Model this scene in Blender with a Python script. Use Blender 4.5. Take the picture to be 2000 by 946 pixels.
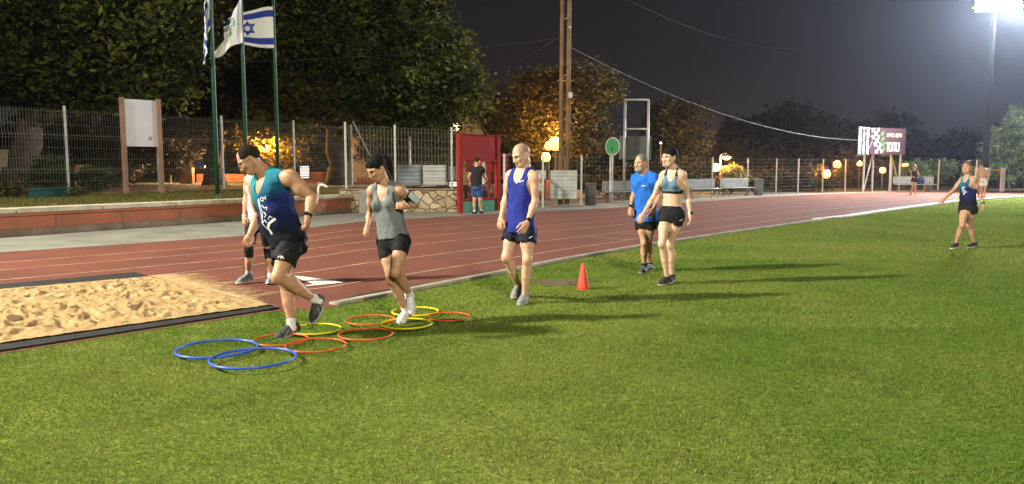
import bpy, bmesh, math, random
import numpy as np
from mathutils import Vector, Matrix
from mathutils.bvhtree import BVHTree

for o in list(bpy.data.objects):
    bpy.data.objects.remove(o)
S = bpy.context.scene
COL = S.collection
R = math.radians
rng = np.random.default_rng(7)
random.seed(7)

# ------------------------------------------------------------------ camera
F, CX, CY, CAMH = 1500.0, 1000.0, 473.0, 1.53
PITCH = math.atan((CY - 325.0) / F)
cam_d = bpy.data.cameras.new('camera')
cam_d.sensor_width = 36.0
cam_d.lens = 36.0 * F / 2000.0
cam_d.clip_start = 0.05
cam_d.clip_end = 2000.0
cam = bpy.data.objects.new('camera', cam_d)
COL.objects.link(cam)
cam.location = (0, 0, CAMH)
cam.rotation_euler = (math.pi / 2 - PITCH, 0, 0)
S.camera = cam

# ------------------------------------------------------------------ night sky
W = bpy.data.worlds.new('World')
S.world = W
W.use_nodes = True
wt = W.node_tree
wt.nodes.clear()
wo = wt.nodes.new('ShaderNodeOutputWorld')
bg = wt.nodes.new('ShaderNodeBackground')
bg.inputs['Strength'].default_value = 1.0
tc = wt.nodes.new('ShaderNodeTexCoord')
sx = wt.nodes.new('ShaderNodeSeparateXYZ')
cr = wt.nodes.new('ShaderNodeValToRGB')
e = cr.color_ramp.elements
e[0].position = 0.0;  e[0].color = (0.031, 0.0270, 0.0320, 1)
e[1].position = 0.30; e[1].color = (0.0105, 0.0100, 0.0118, 1)
m = cr.color_ramp.elements.new(0.12); m.color = (0.0195, 0.0165, 0.0180, 1)
wt.links.new(tc.outputs['Generated'], sx.inputs[0])
wt.links.new(sx.outputs['Z'], cr.inputs[0])
wt.links.new(cr.outputs[0], bg.inputs['Color'])
wt.links.new(bg.outputs[0], wo.inputs['Surface'])

S.view_settings.view_transform = 'Standard'
S.view_settings.look = 'None'
S.view_settings.gamma = 1.0
S.view_settings.exposure = 0.0
S.view_settings.use_curve_mapping = False

# ------------------------------------------------------------------ floodlights and one added spot
def spot(name, loc, aim, watts, col, ang, blend, rad):
    d = bpy.data.lights.new(name, 'SPOT')
    d.energy = watts; d.color = col; d.spot_size = R(ang); d.spot_blend = blend
    d.shadow_soft_size = rad
    o = bpy.data.objects.new(name, d); COL.objects.link(o)
    o.location = loc
    o.rotation_euler = (Vector(aim) - Vector(loc)).to_track_quat('-Z', 'Y').to_euler()
    return o
FLOOD_HEAD = (28.6, 45.0, 11.25)          # the floodlight seen at the upper right
spot('flood_or_fill_lamp', (-22, 5.0, 14.0), (8, 12, 0), 88000, (1.0, 0.93, 0.76), 96, 0.9, 0.55)
spot('flood_or_fill_lamp', (8.5, -22, 15.5), (3, 24, 0), 46000, (1.0, 0.93, 0.76), 96, 0.8, 0.6)
spot('flood_or_fill_lamp', (FLOOD_HEAD[0], FLOOD_HEAD[1] - .9, FLOOD_HEAD[2] - .3), (14, 22, 0), 62000, (0.90, 0.95, 1.0), 140, 0.5, 0.7)

spot('flood_or_fill_lamp', (FLOOD_HEAD[0] + .6, FLOOD_HEAD[1] - .5, FLOOD_HEAD[2] - .6), (36, 56, 2.5), 9000, (0.93, 0.97, 1.0), 70, 0.6, 0.4)  # added spot without a fitting of its own, brightens the conifer

# ------------------------------------------------------------------ pixel <-> world helpers
CP, SP = math.cos(PITCH), math.sin(PITCH)
def ray(px, py):
    u = (px - CX) / F; v = (CY - py) / F
    return np.array([u, CP + v * SP, -SP + v * CP])
def g(px, py, z=0.0):
    r = ray(px, py); t = (z - CAMH) / r[2]
    return np.array([r[0] * t, r[1] * t, z])
def at(px, py, Y):
    r = ray(px, py); t = Y / r[1]
    return np.array([r[0] * t, Y, CAMH + r[2] * t])

# ------------------------------------------------------------------ value noise
def _hash(ix, iy, s):
    n = (ix.astype(np.int64) * 374761393 + iy.astype(np.int64) * 668265263 + s * 974634777) & 0x7fffffff
    n = ((n ^ (n >> 13)) * 1274126177) & 0x7fffffff
    return ((n ^ (n >> 16)) & 0xffff) / 65535.0
def vnoise(x, y, s=0):
    ix = np.floor(x); iy = np.floor(y); fx = x - ix; fy = y - iy
    fx = fx * fx * (3 - 2 * fx); fy = fy * fy * (3 - 2 * fy)
    a = _hash(ix, iy, s); b = _hash(ix + 1, iy, s); c = _hash(ix, iy + 1, s); d = _hash(ix + 1, iy + 1, s)
    return a + (b - a) * fx + (c - a) * fy + (a - b - c + d) * fx * fy
def fbm(x, y, s=0, o=4):
    t = 0; amp = .5
    for i in range(o):
        t = t + amp * vnoise(x * 2 ** i, y * 2 ** i, s + i); amp *= .5
    return t

# ------------------------------------------------------------------ materials
def mat(name, col, rough=0.7, var=0.0, vscale=4.0, bump=0.0, bscale=40.0, metal=0.0, col2=None, emit=None, estr=0.0,
        coords='Object', spec=0.3, attr=None, detail=5.0, sheen=0.0):
    m = bpy.data.materials.new(name); m.use_nodes = True
    nt = m.node_tree; b = nt.nodes['Principled BSDF']
    b.inputs['Roughness'].default_value = rough
    b.inputs['Metallic'].default_value = metal
    b.inputs['Specular IOR Level'].default_value = spec
    b.inputs['Base Color'].default_value = (*col, 1)
    if sheen: b.inputs['Sheen Weight'].default_value = sheen
    tcn = nt.nodes.new('ShaderNodeTexCoord')
    src = None
    if attr:
        a = nt.nodes.new('ShaderNodeAttribute'); a.attribute_name = attr; src = a.outputs['Color']
    if var > 0:
        n = nt.nodes.new('ShaderNodeTexNoise'); n.inputs['Scale'].default_value = vscale; n.inputs['Detail'].default_value = detail
        n.inputs['Roughness'].default_value = .62
        nt.links.new(tcn.outputs[coords], n.inputs['Vector'])
        mr = nt.nodes.new('ShaderNodeMapRange'); mr.inputs[1].default_value = .32; mr.inputs[2].default_value = .68
        nt.links.new(n.outputs['Fac'], mr.inputs[0])
        mx = nt.nodes.new('ShaderNodeMix'); mx.data_type = 'RGBA'
        nt.links.new(mr.outputs[0], mx.inputs[0])
        if attr:
            mx.blend_type = 'MULTIPLY'; mx.inputs[0].default_value = 1
            nt.links.remove(mx.inputs[0].links[0])
            rr = nt.nodes.new('ShaderNodeMapRange'); rr.inputs[3].default_value = 1 - var; rr.inputs[4].default_value = 1 + var * .5
            nt.links.new(mr.outputs[0], rr.inputs[0])
            nt.links.new(src, mx.inputs[6]); nt.links.new(rr.outputs[0], mx.inputs[7])
        else:
            c2 = col2 if col2 else tuple(c * (1 - var) for c in col)
            c1 = col if col2 else tuple(min(1, c * (1 + var * .5)) for c in col)
            mx.inputs[6].default_value = (*c2, 1); mx.inputs[7].default_value = (*c1, 1)
        nt.links.new(mx.outputs[2], b.inputs['Base Color'])
    elif src is not None:
        nt.links.new(src, b.inputs['Base Color'])
    if bump > 0:
        n2 = nt.nodes.new('ShaderNodeTexNoise'); n2.inputs['Scale'].default_value = bscale; n2.inputs['Detail'].default_value = 4
        nt.links.new(tcn.outputs[coords], n2.inputs['Vector'])
        bp = nt.nodes.new('ShaderNodeBump'); bp.inputs['Strength'].default_value = bump; bp.inputs['Distance'].default_value = .02
        nt.links.new(n2.outputs['Fac'], bp.inputs['Height'])
        nt.links.new(bp.outputs[0], b.inputs['Normal'])
    if emit:
        b.inputs['Emission Color'].default_value = (*emit, 1); b.inputs['Emission Strength'].default_value = estr
    return m

# ------------------------------------------------------------------ object helpers
def link(o, parent=None):
    COL.objects.link(o)
    if parent is not None: o.parent = parent
    return o
def tag(o, label, cat, group=None, kind=None):
    if label: o['label'] = label
    if cat: o['category'] = cat
    if group: o['group'] = group
    if kind: o['kind'] = kind
    return o
def wloc(o):
    v = Vector((0, 0, 0))
    while o is not None:
        v = v + o.location; o = o.parent
    return v
def thing(name, label, cat, loc=(0, 0, 0), group=None, rz=0.0):
    o = bpy.data.objects.new(name, None); o.empty_display_size = .2
    link(o); o.location = Vector([float(c) for c in loc]); o.rotation_euler = (0, 0, rz)
    return tag(o, label, cat, group)
def mesh_np(name, V, Fc, material, parent=None, smooth=False, cols=None):
    """V (n,3) world coordinates, Fc (m,k) faces of one size, or a list of such arrays"""
    V = np.asarray(V, np.float32)
    if parent is not None:
        V = V - np.array(wloc(parent), np.float32)
    fl = Fc if isinstance(Fc, list) else [Fc]
    fl = [np.asarray(f, np.int32) for f in fl if len(f)]
    me = bpy.data.meshes.new(name)
    me.vertices.add(len(V)); me.vertices.foreach_set('co', V.ravel())
    tot = np.concatenate([np.full(len(f), f.shape[1], np.int32) for f in fl])
    idx = np.concatenate([f.ravel() for f in fl])
    st = np.concatenate([[0], np.cumsum(tot)[:-1]]).astype(np.int32)
    me.loops.add(len(idx)); me.loops.foreach_set('vertex_index', idx)
    me.polygons.add(len(tot)); me.polygons.foreach_set('loop_start', st)
    if smooth: me.polygons.foreach_set('use_smooth', np.ones(len(tot), bool))
    me.update(calc_edges=True)
    if cols is not None:
        a = me.color_attributes.new('Col', 'FLOAT_COLOR', 'POINT')
        c4 = np.ones((len(V), 4), np.float32); c4[:, :3] = cols
        a.data.foreach_set('color', c4.ravel())
    me.materials.append(material)
    return link(bpy.data.objects.new(name, me), parent)

class MB:
    """collects shapes in world coordinates and links them as ONE mesh"""
    def __init__(s): s.v = []; s.f = []
    def add(s, vs, fs):
        o = len(s.v); s.v += [tuple(float(c) for c in v) for v in vs]
        s.f += [tuple(i + o for i in f) for f in fs]; return s
    def box(s, c, size, rot=None):
        hx, hy, hz = [d / 2 for d in size]
        vs = [Vector((x, y, z)) for x in (-hx, hx) for y in (-hy, hy) for z in (-hz, hz)]
        if rot is not None:
            M = Matrix.Rotation(rot, 3, 'Z') if isinstance(rot, (int, float)) else rot
            vs = [M @ v for v in vs]
        c = Vector([float(k) for k in c])
        return s.add([v + c for v in vs], [(0, 1, 3, 2), (4, 6, 7, 5), (0, 4, 5, 1), (2, 3, 7, 6), (0, 2, 6, 4), (1, 5, 7, 3)])
    def beam(s, a, b, w, h=None, up=(0, 0, 1)):
        a = Vector([float(k) for k in a]); b = Vector([float(k) for k in b]); h = h or w
        t = (b - a).normalized(); upv = Vector(up)
        if abs(t.dot(upv)) > .98: upv = Vector((0, 1, 0))
        x = t.cross(upv).normalized(); y = x.cross(t).normalized()
        vs = []
        for p in (a, b):
            for i, j in ((-1, -1), (1, -1), (1, 1), (-1, 1)): vs.append(p + x * (i * w / 2) + y * (j * h / 2))
        return s.add(vs, [(3, 2, 1, 0), (4, 5, 6, 7), (0, 1, 5, 4), (1, 2, 6, 5), (2, 3, 7, 6), (3, 0, 4, 7)])
    def tube(s, pts, r, n=8, cap=True, closed=False):
        P = [Vector([float(k) for k in p]) for p in pts]; rs = r if isinstance(r, (list, tuple)) else [r] * len(P)
        vs = []; fs = []; N = len(P)
        prevx = None
        for i, p in enumerate(P):
            if closed: t = (P[(i + 1) % N] - P[i - 1])
            else: t = (P[min(i + 1, N - 1)] - P[max(i - 1, 0)])
            t.normalize()
            if prevx is None:
                a = Vector((0, 0, 1)) if abs(t.z) < .9 else Vector((1, 0, 0))
                x = t.cross(a).normalized()
            else:
                x = (prevx - t * prevx.dot(t)).normalized()
            prevx = x; y = t.cross(x)
            for k in range(n):
                an = 2 * math.pi * k / n
                vs.append(p + (x * math.cos(an) + y * math.sin(an)) * rs[i])
        m_ = N if closed else N - 1
        for i in range(m_):
            j = (i + 1) % N
            for k in range(n):
                fs.append((i * n + k, i * n + (k + 1) % n, j * n + (k + 1) % n, j * n + k))
        if cap and not closed:
            fs.append(tuple(range(n))[::-1]); fs.append(tuple((N - 1) * n + k for k in range(n)))
        return s.add(vs, fs)
    def lathe(s, c, prof, n=16):
        c = Vector([float(k) for k in c]); vs = []; fs = []
        for r, z in prof:
            for k in range(n):
                a = 2 * math.pi * k / n; vs.append(c + Vector((r * math.cos(a), r * math.sin(a), z)))
        for i in range(len(prof) - 1):
            for k in range(n):
                fs.append((i * n + k, i * n + (k + 1) % n, (i + 1) * n + (k + 1) % n, (i + 1) * n + k))
        fs.append(tuple(range(n))[::-1]); fs.append(tuple((len(prof) - 1) * n + k for k in range(n)))
        return s.add(vs, fs)
    def sphere(s, c, r, n=14, m=9):
        return s.lathe(c, [(max(1e-4, r * math.sin(math.pi * i / m)), -r * math.cos(math.pi * i / m)) for i in range(m + 1)], n)
    def prism(s, poly, o, ux, uy, depth):
        """polygon in the plane (o, ux, uy), extruded by depth along ux x uy"""
        o = Vector([float(k) for k in o]); ux = Vector(ux); uy = Vector(uy); nn = ux.cross(uy).normalized() * depth
        k = len(poly)
        vs = [o + ux * a + uy * b for a, b in poly] + [o + ux * a + uy * b + nn for a, b in poly]
        fs = [tuple(range(k))[::-1], tuple(range(k, 2 * k))] + [(i, (i + 1) % k, k + (i + 1) % k, k + i) for i in range(k)]
        return s.add(vs, fs)
    def build(s, name, m, parent=None, smooth=False, bevel=0.0):
        me = bpy.data.meshes.new(name)
        off = wloc(parent) if parent is not None else Vector((0, 0, 0))
        me.from_pydata([(v[0] - off.x, v[1] - off.y, v[2] - off.z) for v in s.v], [], s.f)
        me.materials.append(m)
        bm = bmesh.new(); bm.from_mesh(me); bmesh.ops.recalc_face_normals(bm, faces=bm.faces)
        if bevel > 0:
            bmesh.ops.bevel(bm, geom=bm.edges[:], offset=bevel, segments=2, affect='EDGES', profile=.5, clamp_overlap=True)
        bm.to_mesh(me); bm.free()
        if smooth:
            me.polygons.foreach_set('use_smooth', [True] * len(me.polygons))
        me.update()
        return link(bpy.data.objects.new(name, me), parent)
def copy_tree(o, parent=None):
    c = o.copy(); COL.objects.link(c)
    if parent is not None: c.parent = parent
    for ch in [k for k in bpy.data.objects if k.parent == o]:
        copy_tree(ch, c)
    return c
# ================================================================== GROUND, TRACK, LAWN
KX = [-1400, -600, 0, 540, 640, 700, 790, 880, 980, 1080, 1250, 1400, 1600, 1660, 1700, 1873, 2000, 2300, 2800]
KY = [905, 782, 690, 607, 602, 590, 573, 555, 536, 514, 483, 460, 431, 425, 418, 394, 385, 377, 374]
FX = [-1400, -600, 0, 470, 640, 700, 850, 1000, 1200, 1330, 1500, 1600, 1700, 1900, 2000, 2300, 2800]
FY = [589, 535, 494, 462, 441, 434, 425, 416, 407, 397, 384.5, 380, 376.5, 373.5, 372.5, 370, 368]
PX = [-1400, -600, 0, 470, 600, 690, 890, 1000, 1135, 1191, 1459, 1606, 1766, 1900, 2000, 2300, 2800]
PY = [548, 505, 467, 438, 424, 416, 414, 407, 401, 396, 383, 378, 374, 371, 370, 367.5, 366]
def col_depth(px, py):            # world Y of a ground pixel
    r = ray(px, py); return -CAMH / r[2] * r[1]
def smooth_curve(xs, ys, q):
    # interpolate inverse depth, lightly smoothed so that the edges run as curves
    k = np.interp(q, xs, ys)
    return k
COLS = np.concatenate([np.arange(-1400, -400, 100), np.arange(-400, 2200, 10), np.arange(2200, 2801, 50)]).astype(float)
def _sm(a, w=3):
    b = a.copy()
    for _ in range(6):
        b[1:-1] = (b[:-2] + 2 * b[1:-1] + b[2:]) / 4
    return b
KP = _sm(np.interp(COLS, KX, KY)); FP = _sm(np.interp(COLS, FX, FY)); PP = _sm(np.interp(COLS, PX, PY))
def curve_pts(P): return np.array([g(a, b)[:2] for a, b in zip(COLS, P)])
KC, FC, PC = curve_pts(KP), curve_pts(FP), curve_pts(PP)
def frac(t): return KC + (FC - KC) * t
def ribbon(name, A, B, z, material, kind='structure', parent=None):
    n = len(A)
    V = np.zeros((2 * n, 3)); V[:n, :2] = A; V[n:, :2] = B; V[:, 2] = z
    i = np.arange(n - 1)
    Fc = np.stack([i, i + 1, n + i + 1, n + i], 1)
    # n lies on the far side, so flip to face up
    o = mesh_np(name, V, Fc, material, parent)
    if kind: o['kind'] = kind
    return o
def offs(P, d):
    t = np.gradient(P, axis=0); t /= np.linalg.norm(t, axis=1)[:, None]
    nrm = np.stack([-t[:, 1], t[:, 0]], 1)      # left of travel: away from the camera
    return P + nrm * (d if np.isscalar(d) else np.asarray(d)[:, None])

M_earth = mat('earth', (.05, .045, .028), .95, .5, .6, .4, 8)
M_track = mat('track rubber', (.180, .058, .036), .92, .4, .8, .7, 170, col2=(.118, .044, .030), spec=.2, detail=9)
M_pave = mat('concrete pavement', (.195, .19, .155), .9, .3, 1.2, .25, 60)
M_kerb = mat('concrete kerb', (.25, .23, .165), .9, .45, 2.2, .3, 40)
M_line = mat('faded line paint', (.47, .33, .22), .85, .5, 3.5, 0, col2=(.22, .10, .06), detail=9)
M_white = mat('white line paint', (.60, .58, .52), .75, .3, 5, 0)

# lawn material: mown turf with dry and lush patches
def lawn_material():
    m = bpy.data.materials.new('lawn turf'); m.use_nodes = True; nt = m.node_tree; b = nt.nodes['Principled BSDF']
    b.inputs['Roughness'].default_value = .9; b.inputs['Specular IOR Level'].default_value = .03
    tcn = nt.nodes.new('ShaderNodeTexCoord')
    def noise(s, d=6, r=.6):
        n = nt.nodes.new('ShaderNodeTexNoise'); n.inputs['Scale'].default_value = s; n.inputs['Detail'].default_value = d; n.inputs['Roughness'].default_value = r
        nt.links.new(tcn.outputs['Object'], n.inputs['Vector']); return n.outputs['Fac']
    def ramp(src, stops):
        r = nt.nodes.new('ShaderNodeValToRGB'); el = r.color_ramp.elements
        el[0].position, el[0].color = stops[0][0], (*stops[0][1], 1); el[1].position, el[1].color = stops[-1][0], (*stops[-1][1], 1)
        for p, c in stops[1:-1]: el.new(p).color = (*c, 1)
        nt.links.new(src, r.inputs[0]); return r.outputs[0]
    big = ramp(noise(.42, 5, .65), [(.30, (.092, .150, .026)), (.5, (.138, .180, .036)), (.70, (.185, .196, .052))])
    fine = ramp(noise(26, 6, .75), [(.34, (.40, .45, .35)), (.5, (1, 1, 1)), (.68, (1.55, 1.5, 1.35))])
    mx = nt.nodes.new('ShaderNodeMix'); mx.data_type = 'RGBA'; mx.blend_type = 'MULTIPLY'; mx.inputs[0].default_value = 1
    nt.links.new(big, mx.inputs[6]); nt.links.new(fine, mx.inputs[7]); nt.links.new(mx.outputs[2], b.inputs['Base Color'])
    df = nt.nodes.new('ShaderNodeBsdfDiffuse'); nt.links.new(mx.outputs[2], df.inputs['Color']); nt.links.new(df.outputs[0], nt.nodes['Material Output'].inputs['Surface'])
    bp = nt.nodes.new('ShaderNodeBump'); bp.inputs['Strength'].default_value = .6; bp.inputs['Distance'].default_value = .03
    nt.links.new(noise(48, 5, .7), bp.inputs['Height']); nt.links.new(bp.outputs[0], df.inputs['Normal'])
    return m
M_lawn = lawn_material()

V = np.array([(-500, -300, -.03), (500, -300, -.03), (500, 900, -.03), (-500, 900, -.03)], float)
tag(mesh_np('ground', V, np.array([[0, 1, 2, 3]]), M_earth), None, None, kind='structure')
# lawn: everything on the camera's side of the kerb
nb = np.stack([np.linspace(-60, 60, len(COLS)), np.full(len(COLS), -70.0)], 1)
i0 = 6
LA = offs(KC, .03)
n = len(COLS)
poly = [tuple(p) + (0.0,) for p in LA[i0:]] + [(90, 10, 0), (90, -80, 0), (-40, -80, 0), (-40, 0, 0)]
bm = bmesh.new(); bm.faces.new([bm.verts.new([float(c) for c in p]) for p in poly]); bmesh.ops.triangulate(bm, faces=bm.faces)
bmesh.ops.recalc_face_normals(bm, faces=bm.faces)
for f in bm.faces:
    if f.normal.z < 0: f.normal_flip()
me = bpy.data.meshes.new('lawn'); bm.to_mesh(me); bm.free(); me.materials.append(M_lawn)
tag(link(bpy.data.objects.new('lawn', me)), None, None, kind='structure')

ribbon('running_track', offs(KC, -.05), FC, .004, M_track)
ribbon('pavement', FC, PC + (PC - FC) / np.linalg.norm(PC - FC, axis=1)[:, None] * 1.2, .006, M_pave)
# concrete kerb along the inner edge (right of the sand pit), painted white on the far bend
ki = np.where(COLS >= 655)[0]
def kerb(name, idx, w, h, material):
    A = offs(KC, 0.0)[idx]; B = offs(KC, w)[idx]; nn = len(A)
    V = np.zeros((4 * nn, 3)); V[:nn, :2] = A; V[nn:2 * nn, :2] = A; V[nn:2 * nn, 2] = h
    V[2 * nn:3 * nn, :2] = B; V[2 * nn:3 * nn, 2] = h; V[3 * nn:, :2] = B
    V[:nn, 2] = -.01; V[3 * nn:, 2] = -.01
    i = np.arange(nn - 1); q = []
    for a in range(3): q.append(np.stack([a * nn + i, a * nn + i + 1, (a + 1) * nn + i + 1, (a + 1) * nn + i], 1))
    q.append(np.array([[0, nn, 2 * nn, 3 * nn], [nn - 1, 4 * nn - 1, 3 * nn - 1, 2 * nn - 1]]))
    o = mesh_np(name, V, np.concatenate(q), material); o['kind'] = 'structure'; return o
kerb('kerb', ki[COLS[ki] <= 1600], .15, .03, M_kerb)
kerb('kerb', ki[(COLS[ki] >= 1600)], .20, .06, M_white)
# lane lines
for t in (.118, .266, .425, .545, .68, .80):
    P = frac(t); sel = np.where((COLS >= -400) & (COLS <= 2200))[0]
    if t < .2: sel = sel[COLS[sel] >= 425]
    elif t < .3: sel = sel[COLS[sel] >= 250]
    o = ribbon('lane_line', offs(P, -.025)[sel], offs(P, .025)[sel], .009, M_line)
# thin cross lines, take-off marks
def strip(name, p, q, w, z, material):
    a = g(*p); b = g(*q); t = (b - a)[:2]; t /= np.linalg.norm(t); nn = np.array([-t[1], t[0]]) * w / 2
    V = np.array([[*(a[:2] - nn), z], [*(b[:2] - nn), z], [*(b[:2] + nn), z], [*(a[:2] + nn), z]])
    o = mesh_np(name, V, np.array([[0, 1, 2, 3]]), material); o['kind'] = 'structure'; return o
strip('lane_mark', (1141, 463), (1238, 470.5), .05, .012, M_line)
strip('lane_mark', (1200, 456), (1290, 462.5), .05, .012, M_line)
V = np.array([g(566, 538, .013), g(612, 555, .013), g(664, 550.5, .013), g(600, 541, .013)])
tag(mesh_np('lane_mark', V, np.array([[0, 1, 2, 3]]), M_white), None, None, kind='structure')
strip('lane_mark', (598, 560), (668, 553), .09, .012, M_white)
# worn and wet dark strip between the last lane line and the lawn
M_wet = mat('dark rubber mat', (.020, .019, .018), .8, .5, 9, .8, 70)

# ------------------------------------------------------------------ sand pit
def sand_material():
    return mat('pit sand', (.41, .285, .14), .95, .30, 5.0, .6, 120, col2=(.29, .19, .085), spec=.1)
M_sand = sand_material()
NA, NB, NC, ND = g(-420, 738)[:2], g(528, 601)[:2], g(292, 545)[:2], g(-420, 607)[:2]
nu, nv = 420, 220
uu, vv = np.meshgrid(np.linspace(0, 1, nu), np.linspace(0, 1, nv))
P2 = (NA[None, None] * ((1 - uu) * (1 - vv))[..., None] + NB * (uu * (1 - vv))[..., None] + NC * (uu * vv)[..., None] + ND * ((1 - uu) * vv)[..., None])
X, Y = P2[..., 0], P2[..., 1]
ed = np.minimum(np.minimum(uu * 6, (1 - uu) * 9), np.minimum(vv * 10, (1 - vv) * 10)); ed = np.clip(ed, 0, 1)
Z = .035 + ed * (0.09 * (fbm(X * 1.1, Y * 1.1, 3) - .42) + .045 * (fbm(X * 3.6, Y * 3.6, 11) - .45)) + .016 * (fbm(X * 16, Y * 16, 21) - .45)
fr = np.random.default_rng(3)
for k in range(800):      # footprints: a hollow with a heaped rim
    a, b = fr.random(), fr.random()
    c = NA * (1 - a) * (1 - b) + NB * a * (1 - b) + NC * a * b + ND * (1 - a) * b
    an = fr.random() * 6.28; ca, sa = math.cos(an), math.sin(an)
    dx = (X - c[0]) * ca + (Y - c[1]) * sa; dy = -(X - c[0]) * sa + (Y - c[1]) * ca
    q = np.sqrt((dx / .10) ** 2 + (dy / .05) ** 2)
    Z += ed * (.15 + .6 * fr.random()) * (-.045 * np.exp(-q ** 2 * 1.2) + .026 * np.exp(-((q - 1.5) / .38) ** 2) * (dx > -.02))
Z = np.maximum(Z, .016)
ii = np.arange(nu * nv).reshape(nv, nu)
Fq = np.stack([ii[:-1, :-1], ii[:-1, 1:], ii[1:, 1:], ii[1:, :-1]], -1).reshape(-1, 4)
tag(mesh_np('sand', np.stack([X, Y, Z], -1).reshape(-1, 3), Fq, M_sand, smooth=True), None, None, kind='structure')

# thin drift of sand kicked out over the run-up
def drift_material():
    m = mat('sand drift', (.40, .265, .13), .95, .3, 6, .3, 90, spec=.1)
    nt = m.node_tree; b = nt.nodes['Principled BSDF']
    a = nt.nodes.new('ShaderNodeAttribute'); a.attribute_name = 'Col'
    tcn = nt.nodes.new('ShaderNodeTexCoord'); n = nt.nodes.new('ShaderNodeTexNoise'); n.inputs['Scale'].default_value = 5; n.inputs['Detail'].default_value = 8; n.inputs['Roughness'].default_value = .75
    nt.links.new(tcn.outputs['Object'], n.inputs['Vector'])
    ad = nt.nodes.new('ShaderNodeMath'); ad.operation = 'ADD'
    sp_ = nt.nodes.new('ShaderNodeSeparateColor'); nt.links.new(a.outputs['Color'], sp_.inputs[0])
    nt.links.new(sp_.outputs[0], ad.inputs[0]); nt.links.new(n.outputs['Fac'], ad.inputs[1])
    mr = nt.nodes.new('ShaderNodeMapRange'); mr.inputs[1].default_value = .78; mr.inputs[2].default_value = 1.15
    nt.links.new(ad.outputs[0], mr.inputs[0]); nt.links.new(mr.outputs[0], b.inputs['Alpha'])
    return m
cols_ = []; vs_ = []
c0, c1, c2, c3 = g(292, 541)[:2], g(532, 604)[:2], g(640, 572)[:2], g(470, 528)[:2]
nu2, nv2 = 40, 30
uu, vv = np.meshgrid(np.linspace(0, 1, nu2), np.linspace(0, 1, nv2))
P2 = c0 * ((1 - uu) * (1 - vv))[..., None] + c1 * (uu * (1 - vv))[..., None] + c2 * (uu * vv)[..., None] + c3 * ((1 - uu) * vv)[..., None]
V = np.concatenate([P2, np.full(P2.shape[:2] + (1,), .015)], -1).reshape(-1, 3)
fade = (1 - vv) ** 1.3 * np.clip((1 - uu) * 5, 0, 1) * .80 * (1 - .3 * uu)
ii = np.arange(nu2 * nv2).reshape(nv2, nu2)
Fq = np.stack([ii[:-1, :-1], ii[:-1, 1:], ii[1:, 1:], ii[1:, :-1]], -1).reshape(-1, 4)
tag(mesh_np('sand_drift', V, Fq, drift_material(), cols=np.repeat(fade.reshape(-1, 1), 3, 1)), 'thin drift of sand scattered over the red track beside the pit', 'sand', kind='stuff')

# black rubber mats along both long sides of the pit
def slab(name, pix, z0, z1, material, label, cat, group=None):
    P = [g(*p)[:2] for p in pix]; k = len(P)
    mb = MB(); mb.add([(*p, z0) for p in P] + [(*p, z1) for p in P], [tuple(range(k)), tuple(range(k, 2 * k))] + [(i, (i + 1) % k, k + (i + 1) % k, k + i) for i in range(k)])
    return tag(mb.build(name, material), label, cat, group)
slab('rubber_mat', [(-420, 753), (0, 689), (545, 604.5), (527, 598.5), (0, 674), (-420, 738)], .0, .022, M_wet, 'long black rubber mat between the sand pit and the lawn', 'mat')
slab('rubber_mat', [(-420, 613), (0, 573), (297, 544.5), (264, 535.5), (0, 560), (-420, 597)], .006, .03, M_wet, 'black rubber mat along the far side of the sand pit by the track', 'mat')
slab('timber_edging', [(405, 566.5), (537, 603), (540.5, 602), (408, 565.4)], .006, .022, mat('worn edging', (.36, .28, .16), .85, .4, 6), 'pale worn edging strip at the end of the sand pit', 'edging')
slab('rubber_mat', [(682, 593.5), (780, 573.5), (874, 555), (868, 551), (770, 566), (676, 585)], .006, .022, M_wet, 'thin black rubber strip lying between the kerb and the red track', 'mat')

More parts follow.
